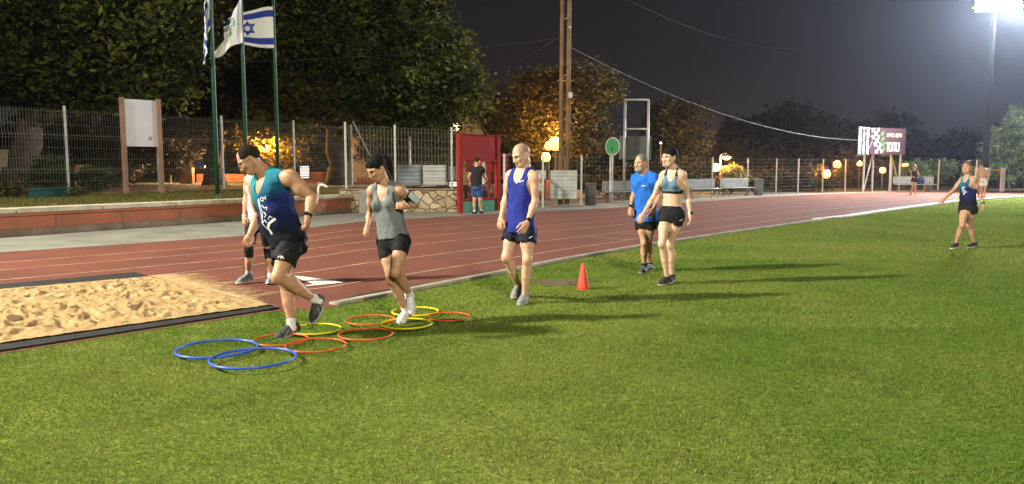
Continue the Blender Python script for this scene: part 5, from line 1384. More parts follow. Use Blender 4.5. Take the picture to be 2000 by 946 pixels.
    for sg in (-1, 1):
        s.rc(hp(sg * .056, .0, -.035), hp(sg * .034, .055, -.085), .022 * hs, .016 * hs, .03)                   # jaw
        s.rc(hp(sg * .014, .078, .020), hp(sg * .050, .062, .022), .013 * hs, .012 * hs, .018)                # brow
        s.el(hp(sg * .045, .060, -.018), np.array([.022, .018, .020]) * hs, MH, .02)                           # cheek bone
        s.el(hp(sg * .032, .094, .002), np.array([.020, .018, .014]) * hs, MH, .014, carve=True)                # socket
        s.el(hp(sg * .032, .070, .001), np.array([.0135, .0120, .0110]) * hs, MH, .003)                        # eyeball
        s.el(hp(sg * .079, -.012, -.004), np.array([.011, .021, .033]) * hs, MH, .008); s.el(hp(sg * .089, -.008, -.002), np.array([.007, .011, .018]) * hs, MH, .006, carve=True)
        s.el(hp(sg * .011, .093, -.036), np.array([.009, .010, .008]) * hs, MH, .008)
    s.rc(hp(0, .080, .012), hp(0, .101, -.030), .0085 * hs, .0120 * hs, .014)                                    # nose
    s.el(hp(0, .082, -.060), np.array([.026, .014, .0075]) * hs, MH, .006); s.el(hp(0, .080, -.071), np.array([.022, .014, .0085]) * hs, MH, .006)   # lips
    s.rc(hp(-.018, .0965, -.0660), hp(.018, .0965, -.0660), .0014 * hs, .0014 * hs, .003, carve=True)
    if sp.get('beard'): s.el(hp(0, .040, -.085), np.array([.052, .052, .040]) * hs, MH, .03); s.el(hp(0, .082, -.053), np.array([.03, .014, .008]) * hs, MH, .01)
    s.clip(N + up * .0 * sc, -up)
    V, Fq = s.mesh(); Lc = ((V - Hc) @ MH) / hs; x, y, z = Lc[:, 0], Lc[:, 1], Lc[:, 2]; c = np.tile(sk, (len(V), 1))
    front = y > .045
    def put(mask, colr, a=1.0): c[mask] = c[mask] * (1 - a) + np.array(colr) * a
    put(front & (np.hypot(np.abs(x) - .045, (z + .025)) < .024), sk * np.array([1.06, .90, .86]), .4)
    put((y > .07) & (np.abs(x) < .024) & (z < -.052) & (z > -.080) & (np.abs(x) < .026 - np.abs(z + .066) * .9), (sk[0] * .78, sk[1] * .45, sk[2] * .45) if fem else sk * np.array([.82, .62, .6]), .8)
    br = sp.get('brow', (.02, .016, .014))
    put((y > .05) & (np.abs(np.abs(x) - .033) < .023) & (np.abs(z - .022 - .12 * (.033 - np.abs(np.abs(x) - .03))) < .0058), br, .8)
    ey = (y > .06) & (np.abs(np.abs(x) - .032) < .0125) & (np.abs(z - .001) < .0065); put(ey, (.30, .26, .23)); put((y > .06) & (np.hypot(np.abs(x) - .032, z - .001) < .0070), (.015, .012, .01))
    put((y > .055) & (np.abs(np.abs(x) - .032) < .0155) & (np.abs(z - .0085) < .004), (.02, .016, .014), .8)
    if sp.get('stubble'): put((z < -.028) & (y > -.015) & (z > -.12) & ~((np.abs(x) < .024) & (z > -.078) & (z < -.054)) & (z + .028 < -.0 - .25 * np.clip(.06 - y, 0, .05)), sk * .55, sp['stubble'])
    if sp.get('beard'): put((z < -.045) & (y > .0) & ~((np.abs(x) < .02) & (z > -.076) & (z < -.060)), (.24, .22, .19), .75); put((y > .085) & (np.abs(x) < .03) & (z < -.044) & (z > -.058), (.22, .20, .18), .8)
    if sp.get('scalp') is not None: put((z > .01) & (y < .045 - .0 * z) & ~((np.abs(x) > .072) & (z < .03)) & (z + .6 * (-y) > .01) & (y < .062 - .9 * np.clip(z - .06, 0, 1)), sp['scalp'], .55)
    Vs.append(V); Fs.append(Fq); Cs.append(c)
    # ---- hands
    for q in 'lr':
        Wr = J['w' + q]; E = J['e' + q]; hd = sp['hands'][q]; d = nrm(hd.get('dir', Wr - E)); pn = np.asarray(hd['palm'], float); pn = nrm(pn - d * (pn @ d))
        ac = np.cross(d, pn) * hd.get('side', 1.0)      # across, towards the thumb
        cu = hd.get('curl', .35); hz_ = .92 if fem else 1.0; hz_ *= sc
        s = SDF(Wr - .23, Wr + .23, max(.0032, min(h * .5, .0075))); MHd = np.stack([ac, d, pn], 1); k_ = .010
        s.rc(Wr - nrm(Wr - E) * .03, Wr + d * .03 * hz_, .0255 * hz_, .026 * hz_, .02)
        s.el(Wr + d * .052 * hz_, np.array([.040, .050, .0165]) * hz_, MHd, .02)
        ln = (.066, .076, .070, .054); 
        for f_ in range(4):
            o = (.030 - .0195 * f_); p0 = Wr + d * (.086 - .004 * abs(f_ - 1.2)) * hz_ + ac * o * hz_; a0 = cu * .7; fd = d; pp = p0
            spread = ac * (.10 * (1.5 - f_) / 1.5) * (1 if cu < .7 else .2)
            for g_ in range(3):
                dd = nrm(d * math.cos(a0) + pn * math.sin(a0) + spread); Ls = ln[f_] * (.45, .32, .23)[g_] * hz_; p1 = pp + dd * Ls
                s.rc(pp, p1, (.0095 - .0008 * g_) * hz_, (.0092 - .0008 * g_) * hz_, .004); pp = p1; a0 += cu * (1.0 + .15 * f_)
        t0 = Wr + d * .024 * hz_ + ac * .026 * hz_; t1 = t0 + nrm(d * .75 + ac * (.75 if cu < .8 else .35) + pn * .35) * .042 * hz_; t2 = t1 + nrm(d * .95 + ac * (.1 if cu < .8 else -.35) + pn * (.35 if cu < .8 else .6)) * .034 * hz_; t3 = t2 + nrm(d + pn * .4 - ac * (.0 if cu < .8 else .7)) * .026 * hz_
        s.rc(t0, t1, .0165 * hz_, .0125 * hz_, .015); s.rc(t1, t2, .0115 * hz_, .0105 * hz_, .004); s.rc(t2, t3, .0105 * hz_, .009 * hz_, .004)
        V, Fq = s.mesh(); Vs.append(V); Fs.append(Fq); c = np.tile(sk * np.array([1.04, .95, .92]), (len(V), 1)); Cs.append(c)
    off = 0; FF = []
    for V, f in zip(Vs, Fs): FF.append(f + off); off += len(V)
    mesh_np('body', np.concatenate(Vs), np.concatenate(FF), M_skin, root, smooth=True, cols=np.concatenate(Cs))
    # ---- clothes
    hw = h * .95
    out = {'root': root, 'P': P, 'N': N, 'up': up, 'C': C, 'A': A, 'MC': MC, 'MP': MP, 'L': L, 'hp': hp, 'MH': MH, 'hs': hs}
    tp = sp.get('top')
    if tp:
        o_ = tp.get('off', .012); hemf = tp['hem']     # hem along the spine: 0 pelvis .. 1 neck
        s = SDF(pts.min(0) - .25, pts.max(0) + .25, hw)
        lo2 = np.minimum.reduce([P, N, J['sl'], J['sr'], J['el'], J['er']]) - .28; hi2 = np.maximum.reduce([P, N, J['sl'], J['sr'], J['el'], J['er']]) + .28
        s = SDF(lo2, hi2, hw); torso(s, o_)
        if tp.get('drape'):
            w = tp['drape']; s.ec(C - up * L * .05, P + up * L * (hemf + .02), w * .93, w, .74, MA[:, 1], .05)
        if tp.get('sleeve'):
            for q in 'lr': arm(s, q, tp.get('soff', .022), tp['sleeve'], True)
        s.wrinkle(tp.get('wr', .004), 26, sp['seed'])
        # neck opening
        nk = tp.get('neck', (.085, .10, .10)); nz = tp.get('nz', -.005)
        s.el(N + cf * tp.get('nf', .07) * sc + up * nz, np.array(nk) * sc, MC, .008, carve=True)
        s.el(N + up * .05 * sc - cf * .01, np.array([.088, .10, .085]) * sc * (1 if not fem else .86), MC, .008, carve=True)
        if not tp.get('sleeve'):
            ah = tp.get('arm', (.075, .15, .15)); ad = tp.get('adown', .075)
            for e_, sg in (('sr', 1), ('sl', -1)):
                s.el(J[e_] + shr * sg * tp.get('aout', .03) * sc - up * ad * sc, np.array(ah) * sc, MC, .008, carve=True)
                if tp.get('strap') is not None:
                    s.el(J[e_] - shr * sg * .0 + up * .05 * sc, np.array([tp['strap'], .3, .07]) * sc, MC, .008, carve=True)
        if tp.get('sleeve'):
            for q in 'lr':
                Sx, E = J['s' + q], J['e' + q]; e1 = Sx + (E - Sx) * tp['sleeve']; d = nrm(E - Sx)
                s.rc(e1 + d * .06, e1 + d * .2, .10 * sc, .10 * sc, .004, carve=True); s.el(e1 + d * .09, (.095 * sc,) * 3, None, .004, carve=True)
        hp_ = P + up * L * hemf
        s.clip(hp_, -nrm(up + np.asarray(tp.get('hemtilt', (0, 0, 0)))))
        V, Fq = s.mesh(); t = ((V - P) @ up) / L
        c = tp['colfn'](V, t, (V - C) @ MC) if tp.get('colfn') else None
        out['top'] = mesh_np(tp.get('name', 'tank_top'), V, Fq, tp['mat'], root, smooth=True, cols=c); out['topV'] = (V, Fq)
    sh = sp.get('shorts')
    if sh:
        s = SDF(np.minimum.reduce([P, J['kl'], J['kr']]) - .3, np.maximum.reduce([P + up * .2, J['kl'], J['kr']]) + .3, hw); o_ = sh.get('off', .016)
        w = (.152 if not fem else .152) * G
        s.el(P + up * .025 * sc, np.array([w * sc, .106 * sc * G, .130 * sc]) + o_ * .6, MP, .04)
        s.el(A - up * .03, np.array([(.138 if not fem else .122) * sc * G, .100 * sc * G, L * .25]) + o_ * .5, MA, .04)
        for sg in (1, -1): s.el(P - pf * (.042 if fem else .052) * sc + hr_ * sg * .070 * sc - up * .03 * sc, np.array([.080, .082, .092]) * sc + o_ * .6, MP, .04)
        for q in 'lr':
            H, K = J['h' + q], J['k' + q]; f_ = sh['leg'] if np.isscalar(sh['leg']) else sh['leg'][q]; d = nrm(K - H)
            s.rc(H, H + (K - H) * f_, .086 * sc * sp.get('legs', 1) + o_ * .7, sh.get('rad', .098) * sc * (.93 if fem else .97), .04)
        s.wrinkle(sh.get('wr', .004), 28, sp['seed'] + 5)
        for q in 'lr':
            H, K = J['h' + q], J['k' + q]; f_ = sh['leg'] if np.isscalar(sh['leg']) else sh['leg'][q]; d = nrm(K - H); e1 = H + (K - H) * f_
            # cut each leg square: carve a ball-ended block beyond the hem
            s.rc(e1 + d * .155 * sc, e1 + d * .32 * sc, .150 * sc, .17 * sc, .0, carve=True) if sh.get('round') else None
            sl, Pp = s.sub(e1 - .2, e1 + .24); dd = np.maximum(-((Pp - e1) @ d), np.linalg.norm((Pp - e1) - ((Pp - e1) @ d)[..., None] * d, axis=-1) - .128 * sc)
            s._sub(sl, dd, .008)
            hol = np.maximum(-((Pp - e1) @ d) - .02, np.linalg.norm((Pp - e1) - ((Pp - e1) @ d)[..., None] * d, axis=-1) - (sh.get('rad', .098) * sc - .014)); s._sub(sl, hol, .008)
        s.clip(P + up * L * sh.get('waist', .26), up)
        V, Fq = s.mesh(); out['shorts'] = mesh_np('shorts', V, Fq, sh['mat'], root, smooth=True); out['shortsV'] = (V, Fq)
    for lg in sp.get('leggings', []):
        q = lg['leg']; H, K, Ak = J['h' + q], J['k' + q], J['a' + q]; s = SDF(np.minimum.reduce([H, K, Ak]) - .15, np.maximum.reduce([H, K, Ak]) + .15, hw); leg(s, q); s.D -= .006
        p0 = H + (K - H) * lg['from'][0] if lg['from'][0] <= 1 else K + (Ak - K) * (lg['from'][0] - 1); p1 = K + (Ak - K) * lg['to']; s.clip(p0, H - K); s.clip(p1, Ak - K)
        V, Fq = s.mesh(); mesh_np(lg['name'], V, Fq, lg['mat'], root, smooth=True)
    # ---- shoes
    for q in 'lr':
        Ak, T = J['a' + q], J['t' + q]; v = T - Ak; fl_ = sp.get('foot', 1.0) * sc; hz2 = np.array([v[0], v[1], 0]); hz2 = nrm(hz2); ang = math.atan2(v[2], np.linalg.norm(v[:2])) + math.atan2(.062, .185)
        t = hz2 * math.cos(ang) + np.array([0, 0, 1]) * math.sin(ang); u = -hz2 * math.sin(ang) + np.array([0, 0, 1]) * math.cos(ang); sd2 = np.cross(t, u)
        MS = np.stack([sd2, t, u], 1); fp = lambda x, y, z: Ak + (sd2 * x + t * y + u * z) * fl_
        def upper(s, o=0.0):
            s.rc(fp(0, -.035, -.045), fp(0, .06, -.052), (.036 + o) * fl_, (.040 + o) * fl_, .02); s.rc(fp(0, .05, -.060), fp(-.004, .120, -.066), (.042 + o) * fl_, (.043 + o) * fl_, .03); s.rc(fp(-.004, .12, -.068), fp(-.002, .172, -.078), (.042 + o) * fl_, (.027 + o) * fl_, .03)
        s = SDF(Ak - .34, Ak + .34, h * .75); upper(s); s.rc(fp(0, -.015, -.04), fp(0, -.018, .005), .040 * fl_, .040 * fl_, .02); s.rc(fp(0, .02, -.01), fp(0, .09, -.048), .030 * fl_, .030 * fl_, .025)
        s.clip(fp(0, 0, .010), u); s.clip(fp(0, 0, -.074), -u)
        V, Fq = s.mesh(); sc_ = sp['shoe']; rx = np.random.default_rng(sp['seed'])
        Lf = ((V - Ak) @ MS) / fl_; c = np.tile(np.array(sc_['col']), (len(V), 1))
        if sc_.get('accent') is not None:
            ac_ = np.array(sc_['accent']); m1 = (np.abs(np.sin(Lf[:, 1] * 55 + Lf[:, 2] * 60)) > .72) & (Lf[:, 1] > -.02) & (Lf[:, 1] < .11) & (Lf[:, 2] < -.022); c[m1] = ac_
            m2 = (Lf[:, 1] > .03) & (Lf[:, 1] < .10) & (np.abs(Lf[:, 0]) < .018) & (np.sin(Lf[:, 1] * 300) > .2) & (Lf[:, 2] > -.05); c[m2] = sc_.get('lace', ac_)
        so = mesh_np('shoe', V, Fq, M_shoe, root, smooth=True, cols=c)
        s = SDF(Ak - .34, Ak + .34, h * .75); upper(s, .006); s.clip(fp(0, 0, -.071), u); s.clip(fp(0, 0, -.098), -u)
        V, Fq = s.mesh(); mesh_np('sole', V, Fq, sc_['sole'], so, smooth=True)
        if sp.get('sock') is not None:
            kd = nrm(J['k' + q] - Ak); s = SDF(Ak - .15, Ak + .2, h * .75); s.rc(Ak - kd * .03, Ak + kd * sp['sock'][1], .043 * fl_, .041 * fl_, 0); s.clip(Ak + kd * sp['sock'][1], kd)
            V, Fq = s.mesh(); mesh_np('sock', V, Fq, sp['sock'][0], root, smooth=True)
    # ---- hair
    hf = sp.get('hair')
    if hf:
        hh2 = max(.004, h * .6); s = SDF(Hc - .24 * hs, Hc + .24 * hs, hh2); hf['fn'](s, hp, MH, hs)
        s.wrinkle(hf.get('wr', .0015), 120, 3)
        V, Fq = s.mesh(); mesh_np('hair', V, Fq, hf['mat'], root, smooth=True)
    return out
M_shoe = mat('shoe upper', (.2, .2, .2), .75, attr='Col', var=.35, vscale=60)
M_sole_w = mat('white sole', (.62, .60, .56), .7, .15, 8); M_sole_g = mat('grey sole', (.30, .30, .29), .7, .15, 8); M_sole_k = mat('black sole', (.02, .02, .02), .8)
def band(out, name, a, b, r, w, m, face=None, facem=None, frad=.018):
    """watch or wristband round a limb from a to b, centred on a"""
    a = np.asarray(a, float); d = nrm(np.asarray(b) - a); mb = MB(); mb.tube([a - d * w / 2, a - d * w * .3, a + d * w * .3, a + d * w / 2], [r * .93, r, r, r * .93], 20); o = mb.build(name, m, out['root'], smooth=True)
    if face is not None:
        f = nrm(np.asarray(face, float)); f = nrm(f - d * (f @ d)); c = a + f * (r - .002); mb = MB(); ux = d; uy = np.cross(f, d)
        mb.prism([(frad * math.cos(t), frad * math.sin(t)) for t in np.linspace(0, 6.2832, 21)[:-1]], c, tuple(ux), tuple(uy), .009); mb.build('watch_face', facem or M_screen, o)
    return o
def decal(out, key, strokes, org, ux, uy, nz, m, w=.008, parent=None, name='print', lift=.003):
    """thin printed strokes projected on a garment: strokes are polylines in (x, y) metres around org; ux, uy, nz world axes"""
    V, Fq = out[key]; bv = BVHTree.FromPolygons([Vector(p) for p in V], [list(map(int, f)) for f in Fq]); ux, uy, nz = nrm(ux), nrm(uy), nrm(nz)
    mb = MB()
    for st in strokes:
        ww = w
        if isinstance(st, tuple): st, ww = st
        pts = []
        for (x0, y0), (x1, y1) in zip(st[:-1], st[1:]):
            n_ = max(2, int(math.hypot(x1 - x0, y1 - y0) / .012) + 1); pts += [(x0 + (x1 - x0) * k / n_, y0 + (y1 - y0) * k / n_) for k in range(n_)]
        pts.append(st[-1]); L_s, R_s = [], []
        for i, (x, y) in enumerate(pts):
            a = pts[max(0, i - 1)]; b_ = pts[min(len(pts) - 1, i + 1)]; tx, ty = b_[0] - a[0], b_[1] - a[1]; l_ = math.hypot(tx, ty) + 1e-9; nx, ny = -ty / l_ * ww / 2, tx / l_ * ww / 2; row = []
            for sg in (1, -1):
                q = org + ux * (x + sg * nx) + uy * (y + sg * ny) + nz * .35; hit = bv.ray_cast(Vector(q), Vector(-nz), .8)
                row.append(None if hit[0] is None else np.array(hit[0]) + np.array(hit[1]) * 0 + nz * lift)
            L_s.append(row[0]); R_s.append(row[1])
        for i in range(len(pts) - 1):
            q = [L_s[i], R_s[i], R_s[i + 1], L_s[i + 1]]
            if any(k is None for k in q): continue
            mb.add(q + [k - nz * .0025 for k in q], [(0, 1, 2, 3), (7, 6, 5, 4), (0, 4, 5, 1), (1, 5, 6, 2), (2, 6, 7, 3), (3, 7, 4, 0)])
    if mb.v: return mb.build(name, m, parent or out['root'])
def JP(Y0, d):
    J = {}
    for k, (px, py, dy) in d.items(): J[k] = at(px, py, Y0 + dy)
    return J
def mid(a, b, t=.5): return a + (b - a) * t
def report(nm, J):
    if not DEBUG: return
    dd = lambda a, b: round(float(np.linalg.norm(J[a] - J[b])), 2)
    print('BONES', nm, {k: dd(*k.split('-')) for k in ('sl-sr', 'hl-hr', 'sl-el', 'sr-er', 'el-wl', 'er-wr', 'hl-kl', 'hr-kr', 'kl-al', 'kr-ar', 'al-tl', 'ar-tr', 'n-hd')}, 'spine', round(float(np.linalg.norm(J['n'] - (J['hl'] + J['hr']) / 2)), 2),
          'z ankle', round(float(J['al'][2]), 3), round(float(J['ar'][2]), 3), 'toe', round(float(J['tl'][2]), 3), round(float(J['tr'][2]), 3), 'top', round(float(J['hd'][2] + .115), 2))
DEBUG = False
TEAL = np.array([.012, .20, .25]); NAVY = np.array([.008, .016, .095]); DARK = np.array([.006, .007, .014])
def tealfade(V, t, Lc):
    k1 = np.clip((1.0 - t - .12 * np.sin(Lc[:, 0] * 9)) / .48, 0, 1)[:, None]; k2 = np.clip((.58 - t) / .42, 0, 1)[:, None]
    c = TEAL * (1 - k1) + NAVY * k1; return c * (1 - k2) + DARK * k2
def swoosh(s): return [([(-.5 * s, .02 * s), (-.38 * s, -.08 * s), (-.15 * s, -.06 * s), (.5 * s, .24 * s)])]
RUNNER = [[(.00, .11), (.03, .13), (.05, .11), (.03, .09), (.0, .11)], [(.055, .125), (.075, .10), (.08, .13)], [(-.03, .12), (-.035, .0), (-.02, -.04)], [(-.02, .125), (-.015, .04), (.0, .0), (-.01, -.05)], [(.0, .06), (.03, .03), (.055, .035), (.05, .01)], [(.02, .0), (.045, -.03), (.02, -.05)],
          [(-.02, -.04), (-.005, -.09), (.02, -.07), (.03, -.10)], [(.05, -.075), (.07, -.05), (.085, -.07)], ([(.022, -.21), (.018, -.15), (.05, -.11), (.105, -.085)], .022), ([(.02, -.20), (-.0, -.14), (-.02, -.08)], .007)]

M_tank_tf = fabric('teal to navy running cloth', (.1, .1, .2), .75); 
def attr_fabric(name): return mat(name, (.2, .2, .2), .85, attr='Col', var=.16, vscale=14, bump=.55, bscale=24, spec=.12)
M_tank_tf = attr_fabric('teal to navy running cloth')
M_blks = fabric('black running shorts', (.010, .011, .013), .7); M_navs = fabric('navy running shorts', (.010, .013, .028), .75)
SK_TAN = (.40, .215, .125); SK_FAIR = (.50, .305, .205); SK_MID = (.44, .25, .155)

# ---------------------------------------------------------------- 1. leaning man in the teal and navy tank top
J = JP(6.95, dict(hd=(487, 313, -.02), n=(520, 341, 0), sl=(566, 347, -.15), sr=(499, 361, .19), el=(611, 388, -.17), wl=(601, 424, -.30), er=(506, 421, .24), wr=(489, 458, .10),
              hl=(570, 474, -.06), hr=(553, 473, .09), kl=(543, 541, -.22), al=(617, 586, .02), tl=(606, 632, -.04), kr=(556, 548, -.06), ar=(570, 634, -.12), tr=(539, 657, -.22)))
report('leaning', J)
def hair_short(s, hp, MH, hs):
    s.el(hp(0, -.016, .036), np.array([.0775, .099, .0905]) * hs, MH, .0); s.clip(hp(0, .060, .055), hp(0, 1, .45) - hp(0, 0, 0)); s.clip(hp(0, -.02, -.008), hp(0, .55, -1) - hp(0, 0, 0))
    for sg in (-1, 1): s.el(hp(sg * .082, .0, -.012), np.array([.03, .035, .045]) * hs, MH, 0, carve=True)
o1 = build_person(dict(J=J, h=.0075, scale=1.04, girth=1.12, belly=True, legs=1.06, arms=1.12, seed=1, skin=SK_TAN, label='man in a teal and navy tank top, leaning forward and stepping between the hoops', face=(-.74, -.36, -.60), hup=(-.30, -.1, .9), hscale=1.03,
    stubble=.12, hands=dict(l=dict(dir=(-.05, -.12, -1), palm=(-.9, .1, .0), side=1, curl=1.15), r=dict(dir=(-.35, -.25, -1), palm=(.2, -.9, 0), side=-1, curl=1.0)),
    top=dict(mat=M_tank_tf, colfn=tealfade, hem=-.02, off=.014, drape=.188, neck=(.070, .12, .15), nf=.085, nz=-.015, arm=(.095, .24, .175), adown=.085, aout=.03, strap=.060, wr=.009),
    shorts=dict(mat=M_blks, leg=dict(l=.62, r=.60), off=.022, rad=.112, waist=.24, wr=.007), shoe=dict(col=(.035, .035, .038), accent=(.16, .16, .15), lace=(.05, .05, .05), sole=M_sole_g), sock=(fabric('white sock', (.6, .58, .55)), .055),
    hair=dict(fn=hair_short, mat=M_hairb)))
band(o1, 'watch', mid(J['wl'], J['el'], .07), J['el'], .034, .034, M_rubber, (-.3, -1, .1))
decal(o1, 'topV', RUNNER, o1['C'] - o1['up'] * .10 - o1['MC'][:, 0] * .02, -o1['MC'][:, 0] * 1.0, o1['up'], o1['MC'][:, 1], M_wprint, .0058, o1['top'])
decal(o1, 'shortsV', [[(-.03, .0), (-.012, .014), (.012, .012), (.03, -.008), (.012, -.014), (-.012, -.010), (.012, .002)]], mid(J['hl'], J['kl'], .40), (.98, .2, .1), (-.1, 0, 1), (-.1, -1, 0), M_wprint, .006, o1['shorts'], 'emblem')
# glasses
hp = o1['hp']; mb = MB()
for sg in (-1, 1):
    c = hp(sg * .033, .100, -.002); u_, w_ = o1['MH'][:, 0], o1['MH'][:, 2]
    mb.tube([c + u_ * .024 * math.cos(t) + w_ * .016 * math.sin(t) for t in np.linspace(0, 6.2832, 17)[:-1]], .0016, 6, closed=True)
    mb.tube([hp(sg * .058, .098, .004), hp(sg * .080, .05, .006), hp(sg * .084, -.01, .010)], .0018, 6)
mb.tube([hp(-.009, .106, .002), hp(0, .110, .004), hp(.009, .106, .002)], .0016, 6)
gl = mb.build('glasses', mat('dark glasses frame', (.03, .03, .03), .4), o1['root'])
gl['label'] = 'thin framed glasses'

# ---------------------------------------------------------------- 2. person in white shirt half hidden behind him
J = JP(9.95, dict(hd=(497, 319, 0), n=(506, 339, 0), sr=(484, 350, .07), sl=(530, 352, -.07), er=(480, 387, .05), wr=(477, 423, -.06), el=(536, 390, -.02), wl=(534, 424, -.1),
              hr=(493, 436, .06), hl=(519, 437, -.06), kr=(486, 488, -.03), ar=(485, 536, .02), tr=(464, 549, -.10), kl=(524, 490, .05), al=(529, 541, .02), tl=(521, 556, -.28)))
report('white', J)
M_whites = fabric('white sports shirt', (.66, .65, .66)); M_cap3 = fabric('black knee sleeve', (.012, .012, .014))
def hair_cap(s, hp, MH, hs):
    s.el(hp(0, -.018, .036), np.array([.080, .102, .093]) * hs, MH, .0); s.el(hp(0, -.06, -.02), np.array([.07, .06, .08]) * hs, MH, .03)
    s.el(hp(0, .105, -.03), np.array([.064, .078, .098]) * hs, MH, 0, carve=True)
o2 = build_person(dict(J=J, h=.009, scale=.95, fem=True, seed=2, skin=SK_MID, label='person in a white sleeveless shirt and black knee sleeves, mostly hidden behind the leaning man', face=(-.6, -.8, -.1), hscale=1.02,
    hands=dict(r=dict(palm=(.5, .8, 0), side=1, curl=.5), l=dict(palm=(-.8, .3, 0), side=1, curl=.5)),
    top=dict(mat=M_whites, hem=.02, off=.012, drape=.155, neck=(.06, .08, .06), arm=(.06, .16, .10), adown=.06, wr=.004, name='shirt'),
    shorts=dict(mat=M_blks, leg=.80, off=.012, rad=.078, waist=.25), leggings=[dict(leg='r', name='knee_sleeve', mat=M_cap3, **{'from': (.86,)}, to=.30), dict(leg='l', name='knee_sleeve', mat=M_cap3, **{'from': (.86,)}, to=.30)],
    shoe=dict(col=(.20, .24, .26), accent=(.30, .33, .34), sole=M_sole_w), sock=(fabric('grey sock', (.5, .5, .5)), .05), hair=dict(fn=hair_cap, mat=M_hairk)))
band(o2, 'wristband', mid(J['wr'], J['er'], .06), J['er'], .028, .018, mat('pale wristband', (.5, .52, .55), .4))

# ---------------------------------------------------------------- 3. woman running through the hoops
J = JP(7.45, dict(hd=(736, 330, -.02), n=(752, 363, .02), sr=(726, 372, .07), sl=(783, 372, -.05), er=(723, 417, .18), wr=(717, 444, .02), el=(813, 400, .07), wl=(792, 404, -.13),
              hr=(752, 472, .06), hl=(785, 471, -.05), kl=(773, 531, -.20), al=(801, 575, .06), tl=(806, 617, .0), kr=(764, 546, -.07), ar=(793, 607, .06), tr=(776, 630, -.10)))
report('girl', J)
def hair_pony(s, hp, MH, hs):
    s.el(hp(0, -.018, .040), np.array([.082, .104, .095]) * hs, MH, .0); s.rc(hp(0, .055, .075), hp(.0, .03, .10), .028 * hs, .03 * hs, .02)
    s.el(hp(0, .105, -.03), np.array([.064, .078, .098]) * hs, MH, 0, carve=True)
    for sg in (-1, 1): s.el(hp(sg * .085, -.005, -.02), np.array([.03, .03, .035]) * hs, MH, 0, carve=True)
    s.clip(hp(0, 0, -.075), hp(0, 0, -1) - hp(0, 0, 0))
    q = [hp(0, -.095, .055), hp(0, -.135, .045), hp(0, -.15, -.01), hp(0, -.135, -.075), hp(0, -.11, -.135)]
    for a, b_, ra, rb in zip(q[:-1], q[1:], (.022, .032, .034, .026), (.032, .034, .026, .008)): s.rc(a, b_, ra * hs, rb * hs, .015)
M_greyt = fabric('heather grey tank', (.135, .15, .155), .85)
o3 = build_person(dict(J=J, h=.0075, scale=.93, fem=True, legs=.98, seed=3, skin=(.42, .235, .14), label='woman with a black ponytail in a grey tank top, stepping through the hoops', face=(-.68, -.58, -.54), hup=(-.2, -.2, .95), hscale=1.08,
    hands=dict(l=dict(dir=(-.95, -.15, .12), palm=(.1, .9, -.2), side=-1, curl=1.1), r=dict(dir=(-.35, -.2, -.9), palm=(.7, .4, 0), side=1, curl=1.15)),
    top=dict(mat=M_greyt, hem=.06, off=.011, drape=.142, neck=(.064, .12, .140), nf=.08, nz=-.015, arm=(.062, .17, .12), adown=.065, aout=.025, strap=.045, wr=.006),
    shorts=dict(mat=M_blks, leg=dict(l=.40, r=.46), off=.012, rad=.090, waist=.28, wr=.003), shoe=dict(col=(.62, .63, .64), accent=(.45, .46, .48), lace=(.7, .7, .7), sole=M_sole_w), sock=(fabric('white ankle sock', (.6, .6, .58)), .045),
    hair=dict(fn=hair_pony, mat=M_hairk, wr=.003)))
a_, b_ = mid(J['sl'], J['el'], .52), J['el']
ab_ = band(o3, 'armband', a_, b_, .050, .085, M_rubber)
d_ = nrm(b_ - a_); f_ = nrm(np.array([.55, -.8, .25])); f_ = nrm(f_ - d_ * (f_ @ d_)); y_ = np.cross(f_, d_); mb = MB(); c_ = a_ + f_ * .052 + d_ * .01
mb.prism([(-.075, -.038), (.075, -.038), (.075, .038), (-.075, .038)], c_, tuple(d_), tuple(y_), .008); ph = mb.build('phone', M_rubber, ab_)
mb = MB(); mb.prism([(-.066, -.031), (.066, -.031), (.066, .031), (-.066, .031)], c_ + f_ * .0105, tuple(d_), tuple(y_), .002); mb.build('phone_window', mat('glossy phone window', (.42, .52, .55), .12, .4, 12), ab_)
band(o3, 'bracelet', mid(J['wl'], J['el'], .12), J['el'], .0265, .008, mat('thin bracelet', (.5, .4, .2), .4, metal=.6))
# black bra strap showing beside the tank strap
mb = MB(); u3, m3 = o3['up'], o3['MC']
mb.tube([J['sl'] - m3[:, 0] * -.055 + u3 * .035 - m3[:, 1] * .05, J['sl'] + m3[:, 0] * .052 + u3 * .052, J['sl'] + m3[:, 0] * .055 - u3 * .02 + m3[:, 1] * .075, J['sl'] + m3[:, 0] * .035 - u3 * .12 + m3[:, 1] * .085], .010, 8)
mb.build('bra_strap', M_rubber, o3['root'], smooth=True)

